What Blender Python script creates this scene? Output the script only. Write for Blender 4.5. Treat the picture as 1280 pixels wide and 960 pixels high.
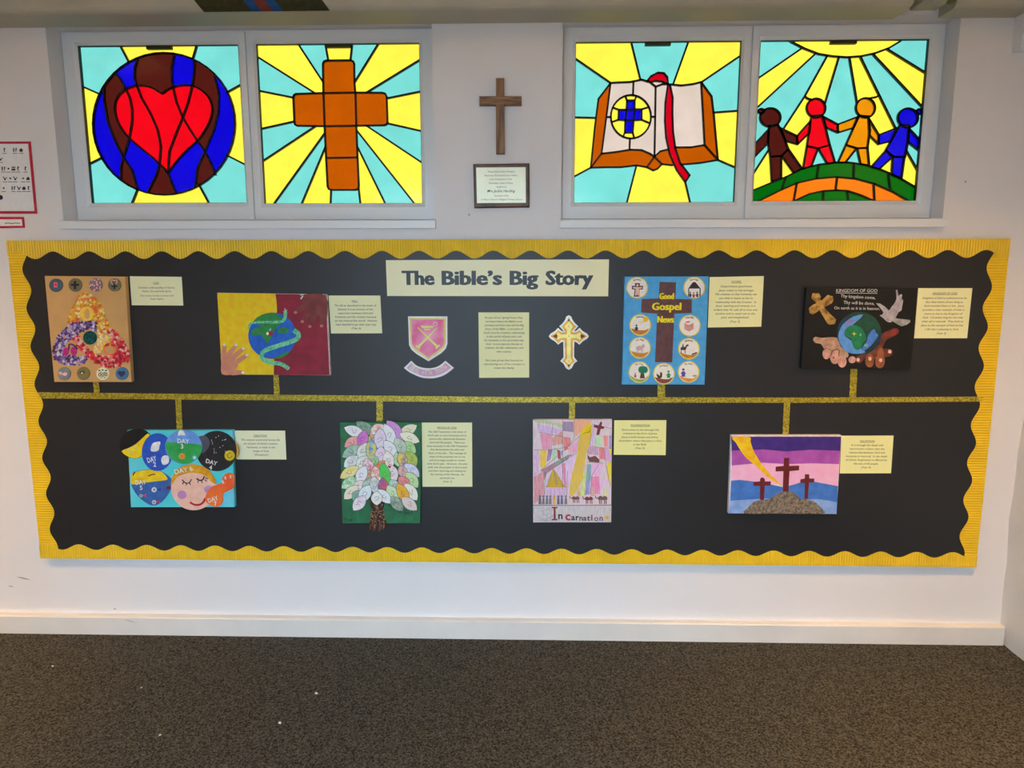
import bpy, bmesh, math, random
from mathutils import Vector, Matrix
from mathutils.geometry import delaunay_2d_cdt

# ------------------------------------------------------------------ scene, camera, light, exposure
for o in list(bpy.data.objects):
    bpy.data.objects.remove(o)
S = bpy.context.scene
COL = S.collection
S.view_settings.view_transform = 'Standard'
S.view_settings.look = 'None'
S.view_settings.gamma = 1
S.view_settings.use_curve_mapping = False
S.view_settings.exposure = 0.0

FOC = 880.0                                   # focal length in pixels of a 1280x960 frame
CAM = Vector((0.1073, -2.557, 1.3855))
PITCH, YAW, ROLL = -0.1531, 0.0252, 0.0007
CR = Matrix.Rotation(YAW, 3, 'Z') @ Matrix.Rotation(PITCH, 3, 'X') @ Matrix.Rotation(ROLL, 3, 'Y')
cd = bpy.data.cameras.new('camera')
cd.sensor_fit = 'HORIZONTAL'; cd.sensor_width = 36.0
cd.lens = 36.0 * FOC / 1280.0
cd.clip_start = 0.02
cam = bpy.data.objects.new('camera', cd); COL.objects.link(cam)
cam.matrix_world = Matrix.Translation(CAM) @ (CR @ Matrix.Rotation(math.pi / 2, 3, 'X')).to_4x4()
S.camera = cam

world = bpy.data.worlds.new('overcast_sky'); S.world = world
world.use_nodes = True
bg = world.node_tree.nodes['Background']
bg.inputs[0].default_value = (0.62, 0.82, 1.0, 1)
bg.inputs[1].default_value = 11.0
GLASS_T = 0.128                                # how much daylight the painted glass lets through

LAMP_STRENGTH = 150.0
LAMP_COLOR = (1.0, 0.57, 0.20)
# unseen ceiling lights added to warm both wall ends: (x, y, length along x)
LAMPS = [(-2.45, -1.3, 1.0), (1.38, -1.3, 0.8)]

# ------------------------------------------------------------------ helpers
random.seed(7)
ORG = {}

def ray(px, py):
    return CR @ Vector(((px - 640.0) / FOC, 1.0, -(py - 480.0) / FOC))

def P(px, py, d=0.0):
    """point on the vertical plane that lies d metres in front of the wall face"""
    r = ray(px, py)
    t = (-d - CAM.y) / r.y
    return CAM + r * t

def FL(px, py, z=0.0):
    r = ray(px, py)
    return CAM + r * ((z - CAM.z) / r.z)

class Crop:
    def __init__(s, x0, y0, k): s.x0, s.y0, s.k = x0, y0, k
    def __call__(s, p): return (s.x0 + p[0] / s.k, s.y0 + p[1] / s.k)
PX = Crop(0, 0, 1.0)

def lin(c):
    c = c / 255.0
    return c / 12.92 if c <= 0.04045 else ((c + 0.055) / 1.055) ** 2.4

def rgb(c, k=1.0):
    return tuple(min(0.92, lin(v) * k) for v in c) + (1.0,)

MC = {}
K = 1.25       # photographed colour -> surface colour
def mat(c, rough=0.6, var=0.10, scale=60.0, metal=0.0, bump=0.0, bscale=200.0, c2=None, spec=0.4, k=None, detail=3.0, stretch=None):
    key = (tuple(c), rough, var, scale, metal, bump, bscale, tuple(c2) if c2 else None, spec, k, stretch)
    if key in MC: return MC[key]
    m = bpy.data.materials.new('surface_%d' % len(MC)); m.use_nodes = True
    nt = m.node_tree; N = nt.nodes; L = nt.links
    b = N['Principled BSDF']
    kk = K if k is None else k
    a = rgb(c, kk)
    e = rgb(c2, kk) if c2 else tuple(max(0, v * (1 - var * 2.2)) for v in a[:3]) + (1.0,)
    tc = N.new('ShaderNodeTexCoord')
    vec = tc.outputs['Object']
    if stretch:
        mp = N.new('ShaderNodeMapping'); mp.inputs['Scale'].default_value = stretch
        L.new(vec, mp.inputs[0]); vec = mp.outputs[0]
    nz = N.new('ShaderNodeTexNoise'); nz.inputs['Scale'].default_value = scale; nz.inputs['Detail'].default_value = detail
    L.new(vec, nz.inputs['Vector'])
    rp = N.new('ShaderNodeValToRGB')
    rp.color_ramp.elements[0].position = 0.34; rp.color_ramp.elements[1].position = 0.66
    rp.color_ramp.elements[0].color = e; rp.color_ramp.elements[1].color = a
    L.new(nz.outputs[0], rp.inputs[0]); L.new(rp.outputs[0], b.inputs['Base Color'])
    b.inputs['Roughness'].default_value = rough
    b.inputs['Metallic'].default_value = metal
    b.inputs['Specular IOR Level'].default_value = spec
    if bump:
        n2 = N.new('ShaderNodeTexNoise'); n2.inputs['Scale'].default_value = bscale; n2.inputs['Detail'].default_value = 4
        L.new(vec, n2.inputs['Vector'])
        bp = N.new('ShaderNodeBump'); bp.inputs['Strength'].default_value = bump; bp.inputs['Distance'].default_value = 0.004
        L.new(n2.outputs[0], bp.inputs['Height']); L.new(bp.outputs[0], b.inputs['Normal'])
    MC[key] = m
    return m

def glass(c):
    key = ('glass', tuple(c))
    if key in MC: return MC[key]
    m = bpy.data.materials.new('stained_glass_%d' % len(MC)); m.use_nodes = True
    nt = m.node_tree; N = nt.nodes; L = nt.links
    N.remove(N['Principled BSDF']); out = N['Material Output']
    tr = N.new('ShaderNodeBsdfTransparent'); gl = N.new('ShaderNodeBsdfGlossy'); mx = N.new('ShaderNodeMixShader')
    tc = N.new('ShaderNodeTexCoord'); nz = N.new('ShaderNodeTexNoise'); nz.inputs['Scale'].default_value = 14
    nz.inputs['Detail'].default_value = 4
    L.new(tc.outputs['Object'], nz.inputs[0])
    rp = N.new('ShaderNodeValToRGB')
    a = [min(1.0, max(0.0, lin(v) * GLASS_T * f)) ** 0.5 for v, f in zip(c, (1.55, 1.06, 0.93))]
    rp.color_ramp.elements[0].color = tuple(v * 0.95 for v in a) + (1,)
    rp.color_ramp.elements[1].color = tuple(min(1, v * 1.02) for v in a) + (1,)
    rp.color_ramp.elements[0].position = 0.3; rp.color_ramp.elements[1].position = 0.7
    L.new(nz.outputs[0], rp.inputs[0]); L.new(rp.outputs[0], tr.inputs[0])
    gl.inputs['Roughness'].default_value = 0.1
    n2 = N.new('ShaderNodeTexNoise'); n2.inputs['Scale'].default_value = 26; L.new(tc.outputs['Object'], n2.inputs[0])
    bp = N.new('ShaderNodeBump'); bp.inputs['Strength'].default_value = 0.12; bp.inputs['Distance'].default_value = 0.003
    L.new(n2.outputs[0], bp.inputs['Height']); L.new(bp.outputs[0], gl.inputs['Normal'])
    fr = N.new('ShaderNodeFresnel'); fr.inputs[0].default_value = 1.3
    L.new(fr.outputs[0], mx.inputs[0]); L.new(tr.outputs[0], mx.inputs[1]); L.new(gl.outputs[0], mx.inputs[2])
    L.new(mx.outputs[0], out.inputs[0])
    MC[key] = m
    return m

def emit(c, s):
    m = bpy.data.materials.new('lamp_glow'); m.use_nodes = True
    b = m.node_tree.nodes['Principled BSDF']
    b.inputs['Emission Color'].default_value = tuple(c) + (1,)
    b.inputs['Emission Strength'].default_value = s
    return m

def tag(o, label, cat, group=None):
    o['label'] = label; o['category'] = cat
    if group: o['group'] = group
    return o

def thing(name, loc, label=None, cat=None, group=None, kind=None):
    o = bpy.data.objects.new(name, None); COL.objects.link(o)
    o.empty_display_size = 0.05
    o.location = loc; ORG[o] = Vector(loc)
    if label: tag(o, label, cat, group)
    if kind: o['kind'] = kind
    return o

def obj(name, verts, faces, m, parent=None, kind=None, smooth=False, midx=None):
    """one mesh object from world-space vertices; m is a material or a list of them"""
    if parent is not None:
        og = ORG[parent]
    else:
        n = max(1, len(verts))
        lo = [min(v[i] for v in verts) for i in range(3)]; hi = [max(v[i] for v in verts) for i in range(3)]
        og = Vector(((lo[0] + hi[0]) / 2, (lo[1] + hi[1]) / 2, lo[2]))
    me = bpy.data.meshes.new(name)
    me.from_pydata([Vector(v) - og for v in verts], [], faces)
    for x in (m if isinstance(m, list) else [m]): me.materials.append(x)
    if midx: me.polygons.foreach_set('material_index', midx)
    if smooth: me.polygons.foreach_set('use_smooth', [True] * len(me.polygons))
    me.update()
    o = bpy.data.objects.new(name, me); COL.objects.link(o)
    ORG[o] = og
    if parent is not None: o.parent = parent
    else: o.location = og
    if kind: o['kind'] = kind
    return o

class MB:
    def __init__(s): s.v, s.f, s.mi = [], [], []
    def add(s, vs, fs, mi=0):
        n = len(s.v); s.v += [tuple(v) for v in vs]; s.f += [tuple(i + n for i in f) for f in fs]; s.mi += [mi] * len(fs)
    def box(s, a, b, mi=0):
        x0, x1 = sorted((a[0], b[0])); y0, y1 = sorted((a[1], b[1])); z0, z1 = sorted((a[2], b[2]))
        s.add([(x0, y0, z0), (x1, y0, z0), (x1, y1, z0), (x0, y1, z0), (x0, y0, z1), (x1, y0, z1), (x1, y1, z1), (x0, y1, z1)],
              [(0, 3, 2, 1), (4, 5, 6, 7), (0, 1, 5, 4), (1, 2, 6, 5), (2, 3, 7, 6), (3, 0, 4, 7)], mi)
    def prism(s, pts, yf, yb, mi=0, bevel=0.0):
        """outline in wall coordinates (x, z), front at y=yf (towards the room), back at y=yb"""
        p = [(q[0], q[1]) for q in pts]
        A = sum(p[i][0] * p[(i + 1) % len(p)][1] - p[(i + 1) % len(p)][0] * p[i][1] for i in range(len(p)))
        if A < 0: p.reverse()
        n = len(p)
        if bevel:
            q = inset(p, bevel)
            s.add([(x, yf, z) for x, z in q] + [(x, yf + bevel, z) for x, z in p] + [(x, yb, z) for x, z in p],
                  [tuple(range(n)), tuple(range(3 * n - 1, 2 * n - 1, -1))]
                  + [(i, n + i, n + (i + 1) % n, (i + 1) % n) for i in range(n)]
                  + [(n + i, 2 * n + i, 2 * n + (i + 1) % n, n + (i + 1) % n) for i in range(n)], mi)
        else:
            s.add([(x, yf, z) for x, z in p] + [(x, yb, z) for x, z in p],
                  [tuple(range(n)), tuple(range(2 * n - 1, n - 1, -1))] + [(i, n + i, n + (i + 1) % n, (i + 1) % n) for i in range(n)], mi)
    def build(s, name, m, parent=None, kind=None, smooth=False):
        return obj(name, s.v, s.f, m, parent, kind, smooth, s.mi if isinstance(m, list) else None)

def inset(p, b):
    n = len(p); r = []
    for i in range(n):
        a, c, e = Vector(p[i - 1]), Vector(p[i]), Vector(p[(i + 1) % n])
        d1 = (c - a).normalized(); d2 = (e - c).normalized()
        n1 = Vector((-d1.y, d1.x)); n2 = Vector((-d2.y, d2.x))
        m = (n1 + n2)
        m = m / max(0.35, m.length_squared) * 2 if m.length > 1e-6 else n1
        q = c + m * b
        r.append((q.x, q.y))
    return r

def ell(cx, cy, rx, ry=None, n=28, rot=0.0, a0=0, a1=360):
    ry = rx if ry is None else ry
    full = (a1 - a0) >= 360
    out = []
    for i in range(n if full else n + 1):
        a = math.radians(a0 + (a1 - a0) * i / n)
        x, y = rx * math.cos(a), ry * math.sin(a)
        c, s_ = math.cos(math.radians(rot)), math.sin(math.radians(rot))
        out.append((cx + x * c - y * s_, cy + x * s_ + y * c))
    return out

def smooth(pts, k=3, closed=True):
    n = len(pts); out = []
    rng = range(n) if closed else range(n - 1)
    for i in rng:
        p0 = pts[(i - 1) % n] if closed or i > 0 else pts[0]
        p1 = pts[i]; p2 = pts[(i + 1) % n]
        p3 = pts[(i + 2) % n] if closed or i + 2 < n else pts[-1]
        for j in range(k):
            t = j / k
            out.append(tuple(0.5 * (2 * p1[a] + (p2[a] - p0[a]) * t + (2 * p0[a] - 5 * p1[a] + 4 * p2[a] - p3[a]) * t * t
                                    + (3 * p1[a] - p0[a] - 3 * p2[a] + p3[a]) * t ** 3) for a in (0, 1)))
    if not closed: out.append(tuple(pts[-1]))
    return out

def stroke(path, w, w2=None):
    """outline polygon of a brush stroke along a path"""
    w2 = w if w2 is None else w2
    n = len(path); Lf, Rt = [], []
    for i, p in enumerate(path):
        a = path[max(0, i - 1)]; b = path[min(n - 1, i + 1)]
        dx, dy = b[0] - a[0], b[1] - a[1]; l = math.hypot(dx, dy) or 1
        t = i / max(1, n - 1); h = (w + (w2 - w) * t) / 2
        Lf.append((p[0] - dy / l * h, p[1] + dx / l * h)); Rt.append((p[0] + dy / l * h, p[1] - dx / l * h))
    return Lf + Rt[::-1]

def star(cx, cy, r, r2, n=5, rot=-90):
    return [(cx + (r if i % 2 == 0 else r2) * math.cos(math.radians(rot + 180 * i / n)),
             cy + (r if i % 2 == 0 else r2) * math.sin(math.radians(rot + 180 * i / n))) for i in range(2 * n)]

def heart(cx, cy, r):
    return [(cx + r * 0.0625 * 16 * math.sin(t) ** 3,
             cy - r * 0.0625 * (13 * math.cos(t) - 5 * math.cos(2 * t) - 2 * math.cos(3 * t) - math.cos(4 * t)))
            for t in [2 * math.pi * i / 22 for i in range(22)]]

TC = {}
def glyphs(s, bold=0.0, shear=0.0):
    key = (s, bold, shear)
    if key in TC: return TC[key]
    c = bpy.data.curves.new('t', 'FONT'); c.body = s; c.size = 1.0
    c.align_x = 'CENTER'; c.offset = bold; c.shear = shear; c.resolution_u = 2
    o = bpy.data.objects.new('t', c); COL.objects.link(o)
    dg = bpy.context.evaluated_depsgraph_get(); dg.update()
    me = bpy.data.meshes.new_from_object(o.evaluated_get(dg))
    vs = [tuple(v.co) for v in me.vertices]; fs = [tuple(p.vertices) for p in me.polygons]
    bpy.data.objects.remove(o); bpy.data.curves.remove(c); bpy.data.meshes.remove(me)
    if vs:
        x0 = min(v[0] for v in vs); x1 = max(v[0] for v in vs)
    else: x0 = x1 = 0
    TC[key] = (vs, fs, x0, x1)
    return TC[key]

class Art:
    """a picture or card traced in the coordinates of one crop of its plane"""
    def __init__(s, root, crop, d, step=0.0006): s.r, s.c, s.d, s.step = root, crop, d, step
    def w(s, p, d=None):
        v = P(*s.c(p), s.d if d is None else d); return (v.x, v.z)
    def polys(s, name, plist, layer, m, parent=None, th=None, kind=None, bevel=0.0):
        """raised piece(s) of one material; layer counts paint or paper layers above the face"""
        s.n = getattr(s, 'n', 0) + 1
        mb = MB(); d = s.d + layer * s.step + (s.n % 60) * 6e-6; th = s.step * 0.9 if th is None else th
        for pts in plist:
            d += 3e-6
            mb.prism([s.w(p, d) for p in pts], -d, -(d - th), 0, bevel)
        return mb.build(name, m, parent or s.r, kind)
    def poly(s, name, pts, layer, m, parent=None, th=None, bevel=0.0):
        return s.polys(name, [pts], layer, m, parent, th, None, bevel)
    def lines(s, name, items, layer, m, parent=None, bold=0.0, shear=0.0):
        for it in items: s.text(name, [it], layer, m, parent, bold, shear)
    def text(s, name, items, layer, m, parent=None, bold=0.0, shear=0.0):
        """items: (string, cx, baseline y, width or None, size or None, rotation)"""
        mb = MB(); d = s.d + layer * s.step
        for it in items:
            st, cx, cy, wd, sz, rot = it
            d += 4e-5
            vs, fs, x0, x1 = glyphs(st, bold, shear)
            if not vs: continue
            o = Vector(s.w((cx, cy), d)); u = Vector(s.w((cx + 10, cy), d))
            per = (u - o).length / 10.0
            k = (wd / (x1 - x0) if wd else sz) * per
            kh = sz * per if sz else k
            xm = (x0 + x1) / 2 if wd else 0
            ca, sa = math.cos(math.radians(rot)), math.sin(math.radians(rot))
            out = []
            for v in vs:
                a, b = (v[0] - xm) * k, v[1] * kh
                out.append((o.x + a * ca - b * sa, -d, o.y + a * sa + b * ca))
            mb.add(out, fs)
        return mb.build(name, m, parent or s.r)

def quad_thing(name, corners, d, label, cat, group=None):
    ws = [P(*c, d) for c in corners]
    b = (ws[2] + ws[3]) / 2
    return thing(name, (b.x, -d, b.z), label, cat, group)

def slab(name, corners, d0, d1, m, parent=None, bevel=0.0):
    """a flat panel whose front face (at d1 in front of the wall) has these photo corners"""
    mb = MB(); mb.prism([(P(*c, d1).x, P(*c, d1).z) for c in corners], -d1, -d0, 0, bevel)
    return mb.build(name, m, parent)

# ------------------------------------------------------------------ materials of the room
WALL = mat((236, 234, 236), rough=0.55, var=0.012, scale=3, bump=0.10, bscale=40, k=1.0)
WALLR = mat((232, 226, 218), rough=0.6, var=0.02, scale=5, bump=0.5, bscale=22, k=1.0)
SKIRT = mat((232, 230, 226), rough=0.4, var=0.03, scale=6, bump=0.06, bscale=60, k=1.0)
PVC = mat((232, 235, 238), rough=0.3, var=0.01, scale=2, k=1.0, spec=0.5)
CEIL = mat((225, 222, 214), rough=0.8, var=0.02, scale=4, k=1.0)
BLACK = mat((14, 16, 16), rough=0.5, var=0.1, k=1.0)
LEAD = mat((22, 26, 24), rough=0.45, var=0.15, k=1.0, metal=0.3)

def carpet_mat():
    m = bpy.data.materials.new('charcoal_carpet'); m.use_nodes = True
    nt = m.node_tree; N = nt.nodes; L = nt.links; b = N['Principled BSDF']
    tc = N.new('ShaderNodeTexCoord')
    n1 = N.new('ShaderNodeTexNoise'); n1.inputs['Scale'].default_value = 190; n1.inputs['Detail'].default_value = 3
    n2 = N.new('ShaderNodeTexNoise'); n2.inputs['Scale'].default_value = 2.2
    n3 = N.new('ShaderNodeTexNoise'); n3.inputs['Scale'].default_value = 70
    for n in (n1, n2, n3): L.new(tc.outputs['Object'], n.inputs[0])
    rp = N.new('ShaderNodeValToRGB')
    rp.color_ramp.elements[0].position = 0.36; rp.color_ramp.elements[0].color = rgb((42, 41, 38))
    rp.color_ramp.elements[1].position = 0.68; rp.color_ramp.elements[1].color = rgb((112, 110, 102))
    L.new(n1.outputs[0], rp.inputs[0])
    mx = N.new('ShaderNodeMix'); mx.data_type = 'RGBA'; mx.blend_type = 'MULTIPLY'; mx.inputs[0].default_value = 0.35
    L.new(rp.outputs[0], mx.inputs[6]); L.new(n3.outputs[0], mx.inputs[7])
    L.new(mx.outputs[2], b.inputs['Base Color'])
    b.inputs['Roughness'].default_value = 0.95; b.inputs['Specular IOR Level'].default_value = 0.1
    bp = N.new('ShaderNodeBump'); bp.inputs['Strength'].default_value = 0.8; bp.inputs['Distance'].default_value = 0.004
    L.new(n1.outputs[0], bp.inputs['Height']); L.new(bp.outputs[0], b.inputs['Normal'])
    return m
CARPET = carpet_mat()

# ------------------------------------------------------------------ room shell
XL, XR, YB, ZC = -3.4, P(1256, 790, 0.03).x, -2.95, 2.8
RV = 0.072                                    # depth of the window reveal
def win_rect(l, r, t, b):
    return (l, r, b, t)
# openings in the wall face (x0, x1, z0, z1)
o1l = (P(59, 28).x + P(76.5, 273).x) / 2; o1r = (P(538, 24).x + P(545, 273).x) / 2
o2l = (P(704, 24).x + P(700.5, 273).x) / 2; o2r = (P(1200, 29).x + P(1179, 272).x) / 2
OZ0 = P(640, 275).z; OZ1 = (P(70, 29).z + P(640, 24.5).z) / 2
OPEN = [(o1l, o1r), (o2l, o2r)]
T = 0.112
mb = MB()
mb.box((XL - 0.2, 0, -0.05), (XR + 0.2, T, OZ0)); mb.box((XL - 0.2, 0, OZ1), (XR + 0.2, T, ZC + 0.1))
xs = [XL - 0.2, o1l, o1r, o2l, o2r, XR + 0.2]
for i in (0, 2, 4): mb.box((xs[i], 0, OZ0), (xs[i + 1], T, OZ1))
mb.build('wall_back', WALL, kind='structure')
mb = MB(); mb.box((XL - 0.2, YB - 0.6, -0.05), (XR + 0.2, 0.0, 0.0)); mb.build('floor', CARPET, kind='structure')
mb = MB(); mb.box((XL - 0.2, YB - 0.2, ZC), (XR + 0.2, 0.0, ZC + 0.1)); mb.build('ceiling', CEIL, kind='structure')
mb = MB(); mb.box((XL - 0.2, YB - 0.2, 0.0), (XL, 0.0, ZC)); mb.build('wall_left', WALL, kind='structure')
# right wall: uneven plaster, slightly wavy face
mb = MB(); ny, nz = 60, 34; random.seed(3)
vs = []
for j in range(nz + 1):
    for i in range(ny + 1):
        y = YB * (i / ny) ** 1.6; z = ZC * j / nz
        wv = 0.004 * math.sin(z * 9 + y * 5) + 0.003 * math.sin(z * 23 + y * 17) + (0.012 if j == 0 else 0)
        vs.append((XR - 0.004 + wv, y, z))
mb.add(vs, [(j * (ny + 1) + i, j * (ny + 1) + i + 1, (j + 1) * (ny + 1) + i + 1, (j + 1) * (ny + 1) + i) for j in range(nz) for i in range(ny)])
mb.box((XR + 0.02, YB - 0.2, 0.0), (XR + 0.2, 0.0, ZC))
mb.build('wall_right', WALLR, kind='structure', smooth=False)
# unseen wall behind the camera; its glazed opening is added for cool daylight
W3 = (-1.2, 0.6, 0.06, 2.15)
mb = MB()
mb.box((XL, YB - 0.6, 0), (W3[0], YB, ZC)); mb.box((W3[1], YB - 0.6, 0), (XR, YB, ZC))  # deep jambs shaped to hold the daylight towards the middle
mb.box((W3[0], YB - 0.6, 0), (W3[1], YB, W3[2])); mb.box((W3[0], YB - 0.6, W3[3]), (W3[1], YB, ZC))
mb.build('wall_front', WALL, kind='structure')
w3 = thing('window_3', ((W3[0] + W3[1]) / 2, YB - 0.5, W3[2]), kind='structure')
mb = MB()
for i in range(5):
    x = W3[0] + (W3[1] - W3[0]) * i / 4; mb.box((x - 0.035, YB - 0.53, W3[2]), (x + 0.035, YB - 0.47, W3[3]))
for z in (W3[2] + 0.03, 1.75, W3[3] - 0.03): mb.box((W3[0], YB - 0.528, z - 0.03), (W3[1], YB - 0.472, z + 0.03))
mb.build('window_frame', PVC, w3)
# unseen ground outside, added to dim the daylight reaching the upper wall
mb = MB(); mb.box((-40, YB - 60, -0.3), (40, YB - 0.6, -0.15)); mb.build('ground', mat((120, 118, 114), rough=0.9, k=1.0, scale=3), kind='structure')
# skirting board
zsk = P(640, 777, 0.03).z
mb = MB(); mb.box((XL, -0.03, 0), (XR, 0, zsk - 0.004))
mb.add([(XL, -0.03, zsk - 0.004), (XR, -0.03, zsk - 0.004), (XR, -0.026, zsk), (XL, -0.026, zsk), (XL, 0, zsk), (XR, 0, zsk)],
       [(0, 1, 2, 3), (3, 2, 5, 4)])
mb.build('baseboard_back', SKIRT, kind='structure')

# ------------------------------------------------------------------ stained glass windows
YEL, CYA, BLU, RED, BRN = (255, 240, 72), (112, 214, 200), (8, 4, 196), (222, 4, 22), (74, 22, 16)
ORA, WHI, GRN, AMB = (178, 82, 0), (206, 198, 180), (0, 98, 8), (240, 120, 14)
GOL = (216, 140, 0)
def extend(pl, e):
    a, b = Vector(pl[0]), Vector(pl[1]); p0 = a + (a - b).normalized() * e
    a, b = Vector(pl[-1]), Vector(pl[-2]); p1 = a + (a - b).normalized() * e
    return [tuple(p0)] + list(pl) + [tuple(p1)]

def inside(p, poly):
    c = False; n = len(poly)
    for i in range(n):
        (x1, y1), (x2, y2) = poly[i], poly[i - 1]
        if (y1 > p[1]) != (y2 > p[1]) and p[0] < (x2 - x1) * (p[1] - y1) / (y2 - y1) + x1: c = not c
    return c

def stained(win, crop, rect, opens, closed, seeds, default, gd):
    """cut the pane into pieces along its lead lines; each piece is its own sheet of glass"""
    V, E = [], []
    def chain(pl, cl):
        n = len(V); V.extend(Vector(p) for p in pl)
        for i in range(len(pl) - 1): E.append((n + i, n + i + 1))
        if cl: E.append((n + len(pl) - 1, n))
    chain(rect, True)
    for pl in opens: chain(extend(pl, 11), False)
    for pl in closed: chain(pl, True)
    v2, e2, f2, ov, oe, of = delaunay_2d_cdt(V, E, [], 0, 1e-4)
    cons = {tuple(sorted(e)) for e, o in zip(e2, oe) if o}
    tris = [tuple(f) for f in f2]
    tris = [t for t in tris if inside([sum(v2[i][a] for i in t) / 3 for a in (0, 1)], rect)]
    em = {}
    for ti, t in enumerate(tris):
        for i in range(3): em.setdefault(tuple(sorted((t[i], t[(i + 1) % 3]))), []).append(ti)
    reg = [-1] * len(tris); nr = 0
    for s0 in range(len(tris)):
        if reg[s0] >= 0: continue
        st = [s0]; reg[s0] = nr
        while st:
            t = st.pop()
            for i in range(3):
                e = tuple(sorted((tris[t][i], tris[t][(i + 1) % 3])))
                if e in cons: continue
                for u in em[e]:
                    if reg[u] < 0: reg[u] = nr; st.append(u)
        nr += 1
    colr = {}
    for (sx, sy), c in seeds:
        for ti, t in enumerate(tris):
            if inside((sx, sy), [tuple(v2[i]) for i in t]): colr[reg[ti]] = c
    def W(p, d): v = P(*crop(p), d); return (v.x, v.z)
    # lead
    mb = MB()
    lw = 0.0062
    for pl, cl in [(rect, True)] + [(p, False) for p in opens] + [(p, True) for p in closed]:
        q = [Vector(W(p, gd)) for p in pl]
        if cl: q.append(q[0])
        for a, b in zip(q[:-1], q[1:]):
            dv = b - a
            if dv.length < 1e-6: continue
            dv.normalize(); n = Vector((-dv.y, dv.x)) * (lw / 2); ex = dv * (lw * 0.35)
            mb.prism([tuple(a - ex - n), tuple(b + ex - n), tuple(b + ex + n), tuple(a - ex + n)], -gd - 0.003, -gd + 0.007)
    panel = mb.build('stained_glass_panel', LEAD, win)
    for r in range(nr):
        tl = [tris[i] for i in range(len(tris)) if reg[i] == r]
        ar = sum(abs((v2[t[1]][0] - v2[t[0]][0]) * (v2[t[2]][1] - v2[t[0]][1]) - (v2[t[2]][0] - v2[t[0]][0]) * (v2[t[1]][1] - v2[t[0]][1])) / 2 for t in tl)
        if ar < 90: continue
        ids = sorted({i for t in tl for i in t}); mp = {v: k for k, v in enumerate(ids)}; n = len(ids)
        vs = [(W(v2[i], gd)[0], -gd, W(v2[i], gd)[1]) for i in ids] + [(W(v2[i], gd)[0], -gd + 0.004, W(v2[i], gd)[1]) for i in ids]
        fs = []
        for t in tl:
            a = tuple(mp[i] for i in t)
            p = [vs[i] for i in a]
            if (p[1][0] - p[0][0]) * (p[2][2] - p[0][2]) - (p[2][0] - p[0][0]) * (p[1][2] - p[0][2]) < 0: a = a[::-1]
            fs.append(a); fs.append(tuple(i + n for i in a[::-1]))
        cnt = {}
        for t in tl:
            for i in range(3):
                e = (t[i], t[(i + 1) % 3]); cnt.setdefault(tuple(sorted(e)), []).append(e)
        for k, l in cnt.items():
            if len(l) == 1: a, b = mp[l[0][0]], mp[l[0][1]]; fs.append((a, b, b + n, a + n))
        obj('glass_piece', vs, fs, glass(colr.get(r, default)), panel)
    return panel

FD = -RV            # frame front plane
GD = -(RV + 0.028)  # glass plane
def make_window(name, x0, x1, panes):
    root = thing(name, ((x0 + x1) / 2, RV, OZ0), kind='structure')
    ORG[root] = Vector(root.location)
    z0, z1 = OZ0 + 0.0, OZ1
    # reveal lining is the wall itself; frame with openings for two panes
    rs = []
    for q in panes:
        ws = [P(*c, FD) for c in q]
        rs.append(((ws[0].x + ws[3].x) / 2, (ws[1].x + ws[2].x) / 2, (ws[2].z + ws[3].z) / 2, (ws[0].z + ws[1].z) / 2))
    mid = (rs[0][1] + rs[1][0]) / 2
    f0, f1 = x0 + 0.001, x1 - 0.001
    for k, (a, b) in enumerate(((f0, mid), (mid, f1))):
        r = rs[k]
        # four mitred profiles of the sash, each with a raised outer lip and a bevel towards the glass
        sash = thing_part('sash_frame', root)
        O = [(a, z0), (b, z0), (b, z1), (a, z1)]; I = [(r[0], r[2]), (r[1], r[2]), (r[1], r[3]), (r[0], r[3])]
        for i in range(4):
            j = (i + 1) % 4
            g = 0.0006
            prof = [(0.0, 0.010), (0.12, 0.010), (0.14, 0.0), (0.78, 0.0), (1.0, 0.008)]
            vs = []
            for t, dy in prof:
                for e in (i, j):
                    vs.append((O[e][0] + (I[e][0] - O[e][0]) * t, RV + dy, O[e][1] + (I[e][1] - O[e][1]) * t))
            for e in (i, j): vs.append((I[e][0], RV + 0.0245, I[e][1]))
            for e in (i, j): vs.append((O[e][0], RV + 0.0245, O[e][1]))
            nn = len(vs) // 2
            fs = [(2 * q, 2 * q + 1, 2 * q + 3, 2 * q + 2) for q in range(nn - 1)]
            obj('sash_profile', vs, fs, PVC, sash)
        # black rubber gasket lining
        mb = MB(); e = 0.0015
        mb.box((r[0], RV + 0.010, r[2]), (r[0] + e, RV + 0.0245, r[3])); mb.box((r[1] - e, RV + 0.010, r[2]), (r[1], RV + 0.0245, r[3]))
        mb.box((r[0], RV + 0.010, r[3] - e), (r[1], RV + 0.0245, r[3])); mb.box((r[0], RV + 0.014, r[2]), (r[1], RV + 0.0245, r[2] + e))
        mb.build('gasket', BLACK, sash)
        # dark bracket over the top of the stained panel
        cx = (r[0] + r[1]) / 2
        mb = MB(); mb.box((cx - 0.045, RV + 0.014, r[3] - 0.011), (cx + 0.045, RV + 0.03, r[3] - 0.001)); mb.build('clip', mat((60, 58, 20), k=1.0), sash)
    # sill board
    mb = MB()
    zs0 = P(640, 285, 0.02).z
    prof = [(-0.022, zs0), (-0.022, OZ0 - 0.003), (-0.019, OZ0), (RV + 0.004, OZ0 + 0.001), (RV + 0.004, zs0 + 0.01), (0.0, zs0)]
    xa, xb = x0 - 0.003, x1 + 0.004
    n = len(prof)
    mb.add([(xa, y, z) for y, z in prof] + [(xb, y, z) for y, z in prof],
           [tuple(range(n))[::-1], tuple(range(n, 2 * n))] + [(i, (i + 1) % n, n + (i + 1) % n, n + i) for i in range(n)])
    mb.build('window_sill', PVC, root)
    return root, rs

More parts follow.
